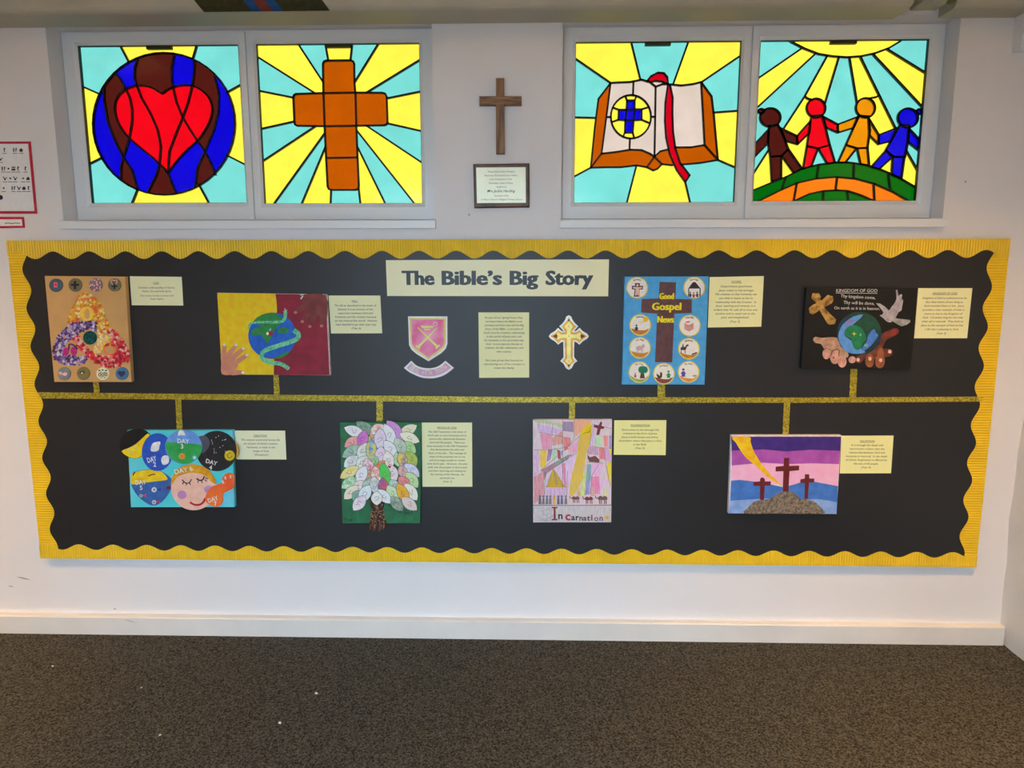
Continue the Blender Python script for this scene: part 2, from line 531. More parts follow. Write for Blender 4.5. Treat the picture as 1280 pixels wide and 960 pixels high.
def thing_part(name, root):
    o = bpy.data.objects.new(name, None); COL.objects.link(o); o.parent = root; o.empty_display_size = 0.03
    ORG[o] = ORG[root]
    return o

A = Crop(60, 20, 891 / 260)
B = Crop(300, 20, 891 / 260)
Cc = Crop(700, 20, 823 / 240)
D = Crop(930, 20, 926 / 270)
pA = [A(p) for p in [(122, 122), (810, 120), (848, 800), (178, 800)]]
pB = [B(p) for p in [(64, 117), (764, 110), (782, 802), (100, 802)]]
pC = [Cc(p) for p in [(70, 106), (782, 103), (750, 796), (58, 801)]]
pD = [D(p) for p in [(75, 100), (800, 95), (745, 791), (40, 793)]]
win1, rs1 = make_window('window_1', o1l, o1r, [pA, pB])
win2, rs2 = make_window('window_2', o2l, o2r, [pC, pD])

def glass_rect(r, crop):
    """opening corners seen in the glass plane, a little larger than the opening, in crop units"""
    out = []
    e = 0.012
    for x, z in ((r[0] - e, r[3] + e), (r[1] + e, r[3] + e), (r[1] + e, r[2] - e), (r[0] - e, r[2] - e)):
        q = CR.transposed() @ (Vector((x, -GD, z)) - CAM)
        px, py = 640 + FOC * q.x / q.y, 480 - FOC * q.z / q.y
        out.append(((px - crop.x0) * crop.k, (py - crop.y0) * crop.k))
    return out

# pane 1: heart on a globe
heartA = smooth([(487, 332), (455, 312), (420, 300), (385, 298), (345, 308), (310, 332), (290, 365), (286, 405), (297, 450), (320, 490), (350, 525),
          (400, 568), (450, 608), (477, 635), (497, 652), (513, 672), (530, 650), (560, 612), (600, 570), (640, 535), (672, 490), (693, 450),
          (703, 410), (700, 375), (685, 345), (660, 320), (630, 303), (600, 297), (565, 298), (530, 307), (505, 320)], 2)
opA = [[(300, 110), (347, 199)], [(643, 105), (618, 190)], [(110, 285), (222, 335)], [(880, 265), (765, 328)], [(130, 658), (235, 605)],
       [(900, 665), (765, 596)], [(352, 822), (385, 740)], [(700, 822), (645, 720)],
       [(332, 312), (350, 350), (360, 400), (360, 450), (348, 525)], [(380, 298), (400, 350), (440, 420), (470, 490), (483, 560), (477, 635)],
       [(535, 305), (550, 370), (577, 435), (610, 490), (640, 535)], [(618, 298), (600, 370), (577, 435), (550, 500), (520, 580), (513, 672)],
       [(285, 243), (310, 270), (332, 312)], [(385, 182), (372, 220), (370, 265), (380, 298)], [(540, 172), (530, 220), (530, 270), (535, 305)],
       [(627, 195), (625, 250), (618, 298)],
       [(240, 300), (240, 360), (255, 450), (285, 530), (322, 605), (360, 660), (383, 742)], [(348, 525), (335, 570), (322, 605), (312, 650), (312, 700)],
       [(477, 635), (465, 680), (427, 755)], [(513, 672), (530, 715), (550, 760)],
       [(712, 255), (732, 330), (730, 410), (710, 490), (672, 580), (640, 650), (630, 735)], [(640, 535), (672, 580), (700, 635), (717, 680)]]
sdA = [((420, 450), RED), ((320, 400), RED), ((520, 500), RED), ((650, 400), RED), ((575, 340), RED), ((590, 550), RED), ((230, 210), CYA), ((730, 200), CYA), ((260, 720), CYA), ((780, 720), CYA), ((470, 142), YEL), ((170, 450), YEL), ((815, 470), YEL), ((520, 785), YEL),
       ((340, 250), BLU), ((580, 240), BLU), ((220, 480), BLU), ((400, 660), BLU), ((590, 690), BLU), ((765, 480), BLU),
       ((345, 680), BRN), ((680, 660), BRN), ((490, 720), BRN), ((670, 260), BRN), ((455, 240), BRN), ((270, 420), BRN)]
stained(win1, A, glass_rect(rs1[0], A), opA, [ell(497, 462, 304, n=48), heartA], sdA, RED, GD)
# pane 2: cross with rays
crossB = [(355, 205), (360, 195), (370, 191), (475, 190), (485, 195), (489, 205), (490, 285), (494, 328), (610, 329), (622, 333), (628, 345), (632, 455), (628, 464),
          (618, 468), (498, 470), (503, 600), (509, 730), (505, 741), (495, 745), (390, 745), (380, 741), (375, 730), (368, 600), (362, 472),
          (245, 470), (236, 465), (233, 455), (228, 350), (231, 339), (240, 334), (357, 330)]
opB = [[(357, 330), (494, 328)], [(362, 472), (498, 470)], [(357, 330), (362, 472)], [(494, 328), (498, 470)], [(369, 608), (503, 606)],
       [(240, 106), (357, 285)], [(362, 104), (378, 190)], [(482, 104), (473, 190)], [(602, 104), (490, 285)], [(56, 163), (322, 331)], [(790, 176), (542, 328)],
       [(60, 316), (230, 350)], [(795, 319), (629, 353)], [(70, 488), (232, 452)], [(800, 498), (632, 460)], [(76, 636), (325, 471)], [(800, 642), (540, 469)],
       [(130, 826), (363, 502)], [(765, 826), (500, 490)], [(256, 824), (366, 560)], [(632, 824), (501, 556)], [(387, 824), (390, 745)], [(518, 824), (508, 738)]]
sdB = [((422, 260), ORA), ((295, 400), ORA), ((428, 400), ORA), ((560, 400), ORA), ((434, 540), ORA), ((440, 675), ORA),
       ((330, 180), CYA), ((540, 170), CYA), ((150, 250), CYA), ((700, 270), CYA), ((150, 540), CYA), ((720, 540), CYA), ((290, 690), CYA), ((590, 640), CYA), ((450, 775), CYA)]
stained(win1, B, glass_rect(rs1[1], B), opB, [crossB], sdB, YEL, GD)
# pane 3: open book
opC = [[(301, 95), (345, 275)], [(556, 95), (485, 293)], [(40, 165), (217, 287)], [(800, 152), (607, 283)], [(40, 434), (151, 437)], [(795, 404), (658, 414)],
       [(35, 702), (132, 650)], [(780, 662), (677, 617)], [(281, 822), (328, 640)], [(563, 822), (537, 712)],
       [(217, 287), (250, 285), (300, 283), (350, 273), (385, 283), (410, 303), (440, 292), (465, 292)], [(472, 293), (520, 298), (570, 292), (605, 283)],
       [(217, 287), (165, 355), (150, 470), (132, 650)], [(217, 287), (203, 400), (190, 500), (178, 590)], [(178, 590), (132, 650)],
       [(178, 590), (240, 583), (300, 573), (350, 575), (385, 590), (405, 603)], [(405, 603), (430, 580), (467, 571)], [(492, 563), (560, 563), (620, 553)],
       [(605, 283), (650, 345), (660, 430), (677, 617)], [(605, 283), (612, 400), (620, 553)], [(620, 553), (677, 617)],
       [(132, 650), (200, 648), (260, 648), (328, 640), (372, 648), (400, 662), (418, 655), (437, 635), (483, 640)], [(517, 637), (600, 630), (677, 617)],
       [(405, 603), (372, 648)], [(405, 603), (437, 635)], [(410, 303), (408, 450), (405, 603)],
       [(315, 283), (313, 340)], [(300, 524), (298, 573)], [(201, 433), (219, 433)], [(389, 432), (408, 432)],
       [(287, 362), (280, 343)], [(320, 362), (328, 343)], [(350, 400), (382, 390)], [(350, 445), (386, 460)], [(312, 500), (318, 523)],
       [(278, 500), (270, 518)], [(250, 445), (221, 455)], [(252, 402), (225, 392)],
       [(285, 402), (320, 400)], [(285, 402), (280, 447)], [(320, 400), (316, 447)], [(280, 447), (316, 447)]]
clC = [ell(304, 432, 86, 93, 32),
       [(287, 362), (320, 362), (320, 400), (350, 400), (350, 445), (316, 447), (312, 500), (278, 500), (280, 447), (250, 445), (252, 402), (285, 402)],
       [(372, 280), (390, 258), (420, 243), (445, 245), (460, 262), (463, 292), (438, 281), (410, 278), (388, 283)],
       [(463, 295), (452, 370), (450, 450), (455, 520), (470, 590), (500, 660), (537, 712), (556, 683), (515, 630), (495, 570), (485, 500), (482, 420), (483, 350), (472, 297)]]
sdC = [((430, 200), CYA), ((110, 330), CYA), ((710, 300), CYA), ((180, 720), CYA), ((650, 720), CYA), ((190, 200), YEL), ((650, 190), YEL), ((100, 560), YEL), ((720, 520), YEL), ((420, 720), YEL),
       ((250, 320), WHI), ((365, 340), WHI), ((230, 550), WHI), ((360, 540), WHI), ((430, 430), WHI), ((550, 430), WHI), ((425, 289), WHI),
       ((175, 480), ORA), ((640, 480), ORA), ((270, 615), ORA), ((400, 635), ORA), ((445, 605), ORA), ((570, 600), ORA),
       ((420, 262), (196, 0, 24)), ((467, 430), (196, 0, 24)),
       ((303, 380), BLU), ((268, 424), BLU), ((300, 424), BLU), ((334, 424), BLU), ((297, 475), BLU),
       ((304, 352), YEL), ((262, 370), YEL), ((350, 372), YEL), ((235, 424), YEL), ((372, 424), YEL), ((255, 480), YEL), ((345, 480), YEL), ((295, 512), YEL)]
stained(win2, Cc, glass_rect(rs2[0], Cc), opC, clC, sdC, CYA, GD)
# pane 4: four children holding hands on a hill
sun = [(170, 88), (205, 112), (260, 140), (320, 163), (380, 173), (440, 177), (500, 173), (560, 160), (620, 138), (667, 110), (700, 88)]
opD = [sun, [(250, 137), (45, 278)], [(308, 160), (40, 408)], [(357, 171), (260, 345), (172, 480)], [(407, 176), (347, 375)], [(452, 177), (484, 370)],
       [(498, 173), (580, 340), (648, 478)], [(552, 162), (785, 412)], [(612, 141), (800, 257)], [(260, 345), (275, 355), (295, 360)], [(580, 340), (565, 348), (532, 354)],
       [(105, 575), (25, 700)], [(695, 575), (760, 690)],
       [(10, 758), (45, 745), (110, 718), (180, 690), (250, 655), (320, 637), (390, 628), (450, 628), (520, 638), (590, 660), (660, 690), (728, 730), (765, 752)],
       [(20, 812), (75, 787), (160, 745), (230, 715), (310, 697), (395, 690), (480, 698), (560, 720), (640, 755), (700, 790), (740, 815)],
       [(180, 812), (218, 792), (280, 763), (340, 750), (400, 747), (445, 750), (500, 768), (550, 790), (590, 812)],
       [(180, 690), (162, 745)], [(320, 637), (312, 697)], [(472, 632), (470, 697)], [(618, 673), (628, 748)], [(227, 716), (213, 795)],
       [(400, 690), (393, 747)], [(556, 718), (560, 797)], [(340, 750), (340, 812)], [(443, 750), (450, 812)]]
clD = [ell(113, 435, 44, 40, 24), ell(74, 408, 13, 10, 10), [(108, 469), (146, 466), (168, 510), (190, 570), (160, 600), (113, 603), (103, 545)],
       [(106, 485), (55, 540), (20, 585), (30, 620), (103, 545)], [(155, 480), (228, 515), (230, 550), (178, 535)],
       [(113, 603), (119, 708), (160, 694), (160, 600)], [(162, 600), (190, 570), (247, 652), (213, 672)],
       ell(309, 395, 40, 41, 24), [(289, 428), (334, 425), (350, 480), (368, 553), (318, 567), (270, 558), (280, 490)],
       [(285, 450), (228, 515), (230, 550), (281, 500)], [(340, 432), (402, 465), (403, 500), (352, 478)],
       [(270, 558), (318, 567), (290, 642), (253, 657)], [(318, 567), (368, 553), (390, 628), (358, 634)],
       ell(521, 394, 41, 42, 24), [(495, 427), (533, 430), (540, 490), (530, 565), (485, 567), (437, 553), (465, 490)],
       [(488, 432), (402, 465), (403, 500), (468, 480)], [(535, 440), (578, 510), (577, 550), (538, 512)],
       [(437, 553), (483, 567), (435, 628), (403, 628)], [(485, 567), (530, 565), (537, 642), (500, 636)],
       ell(703, 437, 43, 41, 24), ell(752, 410, 12, 11, 10), [(668, 468), (707, 468), (705, 530), (690, 605), (640, 603), (608, 575), (640, 520)],
       [(655, 480), (578, 510), (577, 550), (631, 536)], [(707, 482), (752, 530), (748, 575), (703, 540)],
       [(608, 577), (638, 603), (580, 656), (545, 648)], [(638, 605), (688, 605), (675, 698), (633, 680)]]
OR2 = GOL
sdD = [((100, 150), CYA), ((200, 340), CYA), ((430, 300), CYA), ((640, 380), CYA), ((740, 150), CYA), ((325, 612), CYA), ((395, 570), CYA), ((480, 612), CYA), ((75, 500), CYA), ((90, 590), CYA), ((728, 620), CYA), ((420, 140), YEL), ((170, 245), YEL), ((330, 260), YEL), ((230, 430), YEL), ((243, 590), YEL), ((505, 270), YEL), ((595, 440), YEL), ((690, 250), YEL),
       ((558, 600), YEL), ((85, 690), YEL), ((185, 665), YEL), ((172, 640), YEL), ((612, 660), YEL), ((710, 690), YEL),
       ((113, 435), BRN), ((74, 408), BRN), ((140, 540), BRN), ((65, 560), BRN), ((200, 520), BRN), ((140, 650), BRN), ((205, 630), BRN),
       ((309, 395), RED), ((315, 500), RED), ((255, 510), RED), ((375, 470), RED), ((285, 610), RED), ((355, 600), RED),
       ((521, 394), OR2), ((505, 510), OR2), ((440, 470), OR2), ((558, 505), OR2), ((440, 595), OR2), ((510, 600), OR2),
       ((703, 437), BLU), ((752, 410), BLU), ((670, 540), BLU), ((610, 520), BLU), ((725, 530), BLU), ((590, 620), BLU), ((658, 650), BLU),
       ((100, 750), GRN), ((245, 685), GRN), ((395, 660), GRN), ((545, 680), GRN), ((680, 740), GRN), ((290, 780), GRN), ((395, 770), GRN), ((490, 780), GRN),
       ((150, 770), AMB), ((310, 725), AMB), ((475, 725), AMB), ((620, 770), AMB)]
stained(win2, D, glass_rect(rs2[1], D), opD, clD, sdD, CYA, GD)

# ------------------------------------------------------------------ added ceiling lights, unseen above the frame
for i, (x, y, ln) in enumerate(LAMPS):
    r = thing('ceiling_light', (x, y, ZC - 0.09), ['long warm ceiling light over the left half of the room', 'long warm ceiling light over the right half of the room'][i], 'light', 'ceiling lights')
    # added louvred box: deep sides and cross blades cut light off the upper wall
    h0, h1 = ZC - 0.25, ZC; mb = MB()
    for sy in (-1, 1): mb.box((x - ln / 2, y + sy * 0.145, h0), (x + ln / 2, y + sy * 0.16, h1))
    nb = int(round(ln / 0.2))
    for q in range(nb + 1): mb.box((x - ln / 2 + (ln - 0.01) * q / nb, y - 0.15, h0 + 0.002), (x - ln / 2 + (ln - 0.01) * q / nb + 0.01, y + 0.15, h1 - 0.035))
    mb.build('baffle', mat((120, 120, 118), k=0.6), r)
    mb = MB(); mb.box((x - ln / 2 + 0.02, y - 0.14, ZC - 0.03), (x + ln / 2 - 0.02, y + 0.14, ZC - 0.01)); mb.build('diffuser', emit(LAMP_COLOR, LAMP_STRENGTH), r)

# ------------------------------------------------------------------ cream pelmet above the windows
CREAM = mat((190, 186, 170), rough=0.75, var=0.03, scale=8, k=1.0)
def pelmet(name, px0, px1, d, zb, h, label, chamfer):
    x0, x1 = P(px0, 8, d).x, P(px1, 8, d).x
    prof = []                                     # (y, z) with rounded lower front edge
    R = 0.03
    prof.append((-d, zb + h))
    for a in range(0, 91, 15):
        prof.append((-d + R - R * math.cos(math.radians(a)), zb + R - R * math.sin(math.radians(a))))
    prof += [(0.0, zb), (0.0, zb + h)]
    n = len(prof); mb = MB()
    vs = [(x0, y, z) for y, z in prof] + [(x1 - (chamfer if z < zb + 0.03 else 0), y, z) for y, z in prof]
    mb.add(vs, [tuple(range(n)), tuple(range(2 * n - 1, n - 1, -1))] + [(i, n + i, n + (i + 1) % n, (i + 1) % n) for i in range(n)])
    o = mb.build(name, CREAM); o['kind'] = 'structure'
    return o
PD = 0.14
zb1 = P(640, 9.5, PD).z
pelmet('trim_1', -200, 1160, PD, zb1, 0.2, '', 0.04)
pelmet('trim_2', 1197, 1340, PD - 0.03, P(1240, 7, PD - 0.03).z, 0.2, '', 0.0)
br = thing('pelmet_bracket', P(1180, 4, PD), 'small cream rounded bracket closing the gap between two cream pelmets', 'bracket')
def blob(name, c, r, m, parent, n=12):
    vs, fs = [], []
    for j in range(n + 1):
        for i in range(n):
            t = math.pi * j / n; u = 2 * math.pi * i / n
            vs.append((c[0] + r[0] * math.sin(t) * math.cos(u), c[1] + r[1] * math.sin(t) * math.sin(u), c[2] + r[2] * math.cos(t)))
    for j in range(n):
        for i in range(n): fs.append((j * n + i, (j + 1) * n + i, (j + 1) * n + (i + 1) % n, j * n + (i + 1) % n))
    return obj(name, vs, fs, m, parent, smooth=True)
c = P(1174, 0, PD - 0.02); blob('knob', (c.x, c.y, c.z + 0.005), (0.03, 0.02, 0.018), CREAM, br)
c = P(1189, 0, PD - 0.02); blob('end_cap', (c.x, c.y, c.z + 0.005), (0.018, 0.02, 0.018), mat((110, 108, 60), k=1.0), br)
mb = MB(); mb.box((P(1166, 0, PD).x, -0.11, c.z + 0.01), (P(1200, 0, PD).x, 0, c.z + 0.06)); mb.build('plate', CREAM, br)
# striped cloth wound round the pelmet
cl = thing('striped_cloth', P(330, 9, PD + 0.004), 'dark green cloth with blue and red stripes wound round the cream pelmet', 'cloth')
def cloth_band(name, px0, px1, m):
    d = PD + 0.004; vs, fs = [], []
    R = 0.034; path = [(-d, zb1 + 0.11)]
    path += [(-d + R - R * math.cos(math.radians(a)), zb1 - 0.004 + R - R * math.sin(math.radians(a))) for a in range(0, 91, 15)]
    path = path[:6]
    xa, xb = P(px0, 8, d).x, P(px1, 8, d).x
    n = len(path); s = 0
    for k, (y, z) in enumerate(path):
        sh = -(z - zb1) * 0.75
        vs += [(xa + sh, y, z), (xb + sh, y, z)]
    vs += [(v[0], v[1] + 0.003, v[2] + 0.003) for v in vs]
    m2 = 2 * n
    for k in range(n - 1):
        a = 2 * k; fs += [(a, a + 2, a + 3, a + 1), (m2 + a, m2 + a + 1, m2 + a + 3, m2 + a + 2), (a, m2 + a, m2 + a + 2, a + 2), (a + 1, a + 3, m2 + a + 3, m2 + a + 1)]
    return obj(name, vs, fs, m, cl)
DG = mat((52, 52, 22), var=0.2, k=1.2, rough=0.8); BS = mat((10, 70, 130), k=1.2, rough=0.8); RS = mat((120, 46, 34), k=1.2, rough=0.8)
for nm, a, b, m in (('green_cloth', 252, 313, DG), ('blue_stripe', 313, 325, BS), ('red_stripe', 325, 339, RS), ('blue_stripe', 339, 352, BS), ('green_cloth', 352, 410, DG)):
    cloth_band(nm, a, b, m)
# white casing at the top right
mb = MB(); a = P(1276, 60, 0.045)
mb.box((a.x, -0.045, a.z), (a.x + 0.3, 0, a.z + 0.3))
mb.build('trim_3', PVC, kind='structure')

# ------------------------------------------------------------------ display board
BD = 0.02
BX0, BX1 = -1.775, 1.775
BZ0, BZ1 = 0.3088, 1.5108
board = thing('display_board', (0, 0, BZ0), 'long black display board with a scalloped yellow border on the white wall', 'board')
PAPER_BLACK = mat((40, 41, 45), rough=0.42, var=0.06, scale=4, k=0.85, spec=0.45, bump=0.03, bscale=9)
mb = MB(); mb.box((BX0 + 0.004, -BD, BZ0 + 0.004), (BX1 - 0.004, -0.001, BZ1 - 0.004)); mb.build('backing_sheet', PAPER_BLACK, board)
YB_M = mat((254, 192, 34), rough=0.5, var=0.05, scale=12, k=1.15)
def border(length, w0, a, s0, place, period=0.1322, ridge=0.0095, wmin=None):
    """corrugated card strip with a scalloped inner edge: real ridges across the strip"""
    n = int(length / ridge * 4); vs, fs = [], []
    rows = 5
    for i in range(n + 1):
        s = length * i / n
        w = w0 + a * math.cos(2 * math.pi * (s - s0) / period)
        h = 0.0010 + 0.0010 * math.cos(2 * math.pi * s / ridge)
        for j in range(rows):
            vs.append(place(s, w * j / (rows - 1), h))
        vs.append(place(s, w, -0.0004))
        vs.append(place(s, 0, -0.0008))
    m = rows + 2
    for i in range(n):
        for j in range(rows):
            fs.append((i * m + j, i * m + j + 1, (i + 1) * m + j + 1, (i + 1) * m + j))
        fs.append((i * m + m - 1, i * m, (i + 1) * m, (i + 1) * m + m - 1))
    return vs, fs
DB = BD + 0.0008
def px_x(px, py): return P(px, py, BD).x - BX0
vs, fs = border(BX1 - BX0, 0.0525, 0.0135, px_x(45, 322), lambda s, w, h: (BX0 + s, -DB - 0.0022 - h, BZ1 - w)); obj('border_strip', vs, fs, YB_M, board)
vs, fs = border(BX1 - BX0, 0.0465, 0.011, px_x(99, 680), lambda s, w, h: (BX0 + s, -DB - 0.0022 - h, BZ0 + w)); obj('border_strip', vs, fs, YB_M, board)
vs, fs = border(BZ1 - BZ0, 0.058, 0.0125, P(30, 362, BD).z - BZ0, lambda s, w, h: (BX0 + w, -DB - h, BZ0 + s), period=0.1405); obj('border_strip', vs, fs, YB_M, board)
vs, fs = border(BZ1 - BZ0, 0.058, 0.0125, P(1240, 334, BD).z - BZ0, lambda s, w, h: (BX1 - w, -DB - h, BZ0 + s), period=0.1405); obj('border_strip', vs, fs, YB_M, board)

# ------------------------------------------------------------------ gold ribbon time line
def gold_mat():
    m = bpy.data.materials.new('gold_glitter_ribbon'); m.use_nodes = True
    nt = m.node_tree; N = nt.nodes; L = nt.links; b = N['Principled BSDF']
    tc = N.new('ShaderNodeTexCoord'); vo = N.new('ShaderNodeTexVoronoi'); vo.inputs['Scale'].default_value = 260
    L.new(tc.outputs['Object'], vo.inputs['Vector'])
    rp = N.new('ShaderNodeValToRGB'); rp.color_ramp.elements[0].color = rgb((128, 112, 10)); rp.color_ramp.elements[1].color = rgb((214, 196, 70))
    sx = N.new('ShaderNodeSeparateColor'); L.new(vo.outputs['Color'], sx.inputs[0]); L.new(sx.outputs[0], rp.inputs[0])
    L.new(rp.outputs[0], b.inputs['Base Color']); b.inputs['Metallic'].default_value = 0.35; b.inputs['Roughness'].default_value = 0.4
    bp = N.new('ShaderNodeBump'); bp.inputs['Strength'].default_value = 0.6; bp.inputs['Distance'].default_value = 0.002
    L.new(sx.outputs[1], bp.inputs['Height']); L.new(bp.outputs[0], b.inputs['Normal'])
    return m
GOLD = gold_mat()
def ribbon(pts, d0, d1, label):
    mb = MB(); q = [P(*p, d1) for p in pts]
    mb.prism([(v.x, v.z) for v in q], -d1, -d0)
    return tag(mb.build('gold_ribbon', GOLD), label, 'ribbon', 'gold glitter ribbons on the board')
ribbon([(48, 490.3), (200, 492), (640, 496.2), (1000, 497), (1229, 495.8), (1229, 502), (1000, 503.5), (640, 503.2), (200, 499.2), (48, 498)],
       BD + 0.0006, BD + 0.0014, 'long horizontal gold ribbon running across the whole black board')
VR = [([(116, 474), (123, 474), (125.5, 497), (118, 497)], 'short gold ribbon under the brown cardboard mosaic picture'),
      ([(341.5, 464), (348, 464), (350, 499), (342.7, 499)], 'short gold ribbon under the yellow and crimson snake painting'),
      ([(822, 478), (831.5, 478), (831.5, 500), (822, 500)], 'short gold ribbon under the blue Good Gospel News canvas'),
      ([(1063.5, 457), (1072, 457), (1070, 499), (1061.5, 499)], 'gold ribbon under the black Kingdom of God canvas'),
      ([(219, 496), (226.3, 496), (228.5, 542), (221, 542)], 'gold ribbon above the painting with seven days of creation'),
      ([(470.5, 499), (478.5, 499), (478.5, 532), (470.5, 532)], 'gold ribbon above the green canvas with the paper leaf tree'),
      ([(711.5, 501), (719, 501), (718.5, 530), (711, 530)], 'gold ribbon above the pencil coloured Incarnation picture'),
      ([(980, 500), (988, 500), (985.5, 550), (978, 550)], 'gold ribbon above the painting of three crosses on a hill')]
for p, l in VR: ribbon(p, BD + 0.0015, BD + 0.0023, l)

# ------------------------------------------------------------------ printed cards
INK = mat((44, 40, 30), k=0.8, rough=0.7)
def card_mat(c): return mat((min(255, c[0] + 14), c[1] - 7, c[2] - 4), rough=0.55, var=0.02, scale=9, k=1.38)
def card(name, corners, label, lines, title, ty, y0, pitch, wid, crop, col, small=None):
    r = quad_thing(name, corners, BD + 0.0007, label, 'card', 'printed cream cards on the board')
    slab('paper', corners, BD + 0.0004, BD + 0.0014, card_mat(col), r)
    a = Art(r, crop, BD + 0.0014)
    cx = sum(c[0] for c in corners) / 4
    cx0, cx1 = (corners[0][0] + corners[1][0]) / 2, (corners[2][0] + corners[3][0]) / 2
    top, bot = corners[0][1], corners[2][1]
    mw = max(glyphs(l, 0.0, 0.18)[3] - glyphs(l, 0.0, 0.18)[2] for l in lines)
    sz = wid / mw
    items = []
    def cxa(y): return (cx0 + (cx1 - cx0) * (y - top) / (bot - top) - crop.x0) * crop.k
    for i, l in enumerate(lines):
        if not l: continue
        y = y0 + pitch * i if not isinstance(y0, list) else y0[i]
        k = 0.82 if small and i >= small else 1.0
        items.append((l, cxa(crop.y0 + y / crop.k), y + sz * 0.28, None, sz * k, 0))
    a.lines('text_line', items, 0.4, INK, shear=0.18)
    if title:
        vs, fs, x0, x1 = glyphs(title, 0.0, 0.0)
        cxx = cxa(crop.y0 + ty / crop.k); w = (x1 - x0) * sz * 0.95
        a.text('heading', [(title, cxx, ty + sz * 0.33, None, sz * 0.95, 0)], 0.4, INK)
        a.poly('underline', [(cxx - w / 2, ty + sz * 0.42), (cxx + w / 2, ty + sz * 0.42), (cxx + w / 2, ty + sz * 0.50), (cxx - w / 2, ty + sz * 0.50)], 0.4, INK, th=0.0002)
    return r
CREAMP = (236, 228, 176); CREAMW = (250, 224, 158)
card('caption_card', [(162.2, 345.3), (227, 346), (229, 382), (164.6, 381.5)], 'cream card headed GOD beside the brown cardboard mosaic picture',
     ['Christian understanding of God as', 'Father, Son and Holy Spirit.', '(The creative worship committee with', 'Poppy Hughes)'], 'GOD', 235, [335, 412, 505, 572], 0, 870 * 1.0,
     Crop(160, 340, 17.07), CREAMP, small=2)
card('caption_card', [(410.6, 369.4), (475.3, 369.4), (477.7, 416.6), (413.7, 416.9)], 'cream card headed FALL beside the yellow and crimson snake painting',
     ['The fall as described in the book of', 'Genesis 3 is an account of the', 'separation between God and', 'humanity and His creation because', 'sin has entered the world.  Humans', 'have decided to go their own way.', '(Year 6)'],
     'FALL', 180, 278, 82, 915, Crop(408, 366, 17.3), CREAMP)
card('caption_card', [(598, 390.5), (661.4, 390.5), (661.5, 472), (599, 472.3)], 'tall cream card without heading between the shield crest and gold cross',
     ['As part of our Spring Fusion Day,', "we heard about the Bible's core", 'concepts and how they tell the Big', 'Story of the Bible - a narrative of', "God's love for creation, culminating", 'in the arrival of Jesus and a call', 'for humanity to be reconciled with',
      'God.  It encompasses themes of', 'creation, the fall, redemption, and', 'new creation.', '', '', 'Each year group then focused on', 'representing one of the concepts to', 'create this display.'],
     None, 0, [120, 170, 220, 270, 321, 371, 421, 471, 521, 571, 0, 0, 688, 738, 789], 0, 545, Crop(594, 386, 10.66), (242, 228, 168))
card('caption_card', [(887, 346.4), (954.9, 345), (951.6, 408.3), (884.8, 409.4)], 'cream card headed GOSPEL beside the blue canvas',
     ['Gospel means good news.', 'Jesus comes to live amongst', 'His creation so that humanity can', 'see what it means to live in', 'relationship with the Creator.  In', "Jesus' teaching and ministry, it is", 'evident that He calls all to love one', 'another and to reach out to the', 'poor and marginalised.', '(Year 3)'],
     'GOSPEL', 140, [220, 290, 355, 423, 490, 555, 622, 688, 752, 825], 0, 745, Crop(882, 342, 13.72), (244, 222, 164))
card('caption_card', [(1148, 360.1), (1215.5, 360.1), (1208.9, 422.8), (1142.7, 422.9)], 'cream card headed KINGDOM OF GOD beside the black canvas',
     ['Kingdom of God is understood to be', 'that ideal where all are living as', 'God intended them to live.  Jesus', 'provides a clear example of what it', 'means to live in the Kingdom of', 'God.  Christians long for the time', 'when all is restored.  They look to', 'Jesus as the example of how to live', 'a life that is pleasing to God.', '(Year 2)'],
     'KINGDOM OF GOD', 143, [222, 288, 352, 418, 484, 547, 611, 677, 742, 812], 0, 735, Crop(1138, 356, 13.33), (238, 222, 168))
card('caption_card', [(293.3, 538.2), (356.3, 538.4), (357.9, 574.4), (296.2, 574.2)], 'cream card headed CREATION beside the painting with seven days',
     ['The natural world and human life', "are all part of God's creation.", 'Humanity is made in the', 'image of God.', '(Reception)'],
     'CREATION', 188, 285, 82, 860, Crop(290, 534, 17.78), (242, 234, 184))
card('caption_card', [(527.2, 528.2), (590, 528.2), (590.4, 608.4), (528.1, 608.4)], 'tall cream card headed PEOPLE OF GOD beside the paper leaf tree',
     ['The Old Testament is the story of', "God's plan to save humanity and to", 'restore the relationship between', 'God and His people.  There are', 'many accounts in the Old Testament', 'that demonstrate the ebbs and', 'flows of the plan.  The message of', 'many of the prophets was to try', 'and encourage people to remain', "with God's plan.  However, this plan", 'ends with the people of God exiled', 'and then returning and waiting for', 'the coming of the Messiah, the', 'anointed one.', '(Year 1)'],
     'PEOPLE OF GOD', 113, 170, 47.3, 545, Crop(522, 524, 10.67), (242, 230, 172))
card('caption_card', [(767.9, 525.4), (833, 525.2), (832, 569), (767.2, 568.4)], 'cream card headed INCARNATION beside the pencil coloured picture',
     ['God comes to live amongst His', 'creation in the form of Jesus.', 'Jesus is both human and divine.', 'Incarnation means that Jesus is God', 'in the flesh.', '(Year 5)'],
     'INCARNATION', 190, 285, 75, 870, Crop(762, 520, 16.41), (250, 222, 150))
card('caption_card', [(1052, 544.7), (1117, 544.5), (1113.8, 591.6), (1049.7, 591.8)], 'cream card headed SALVATION beside the three crosses painting',
     ['It is through the death and', 'resurrection of Jesus that the', 'relationship between God and', 'humanity is restored.  In the death', 'of Christ, forgiveness is offered for', 'the sins of all people.', '(Year 4)'],
     'SALVATION', 182, 265, 74, 835, Crop(1045, 540, 16.0), (246, 222, 156))

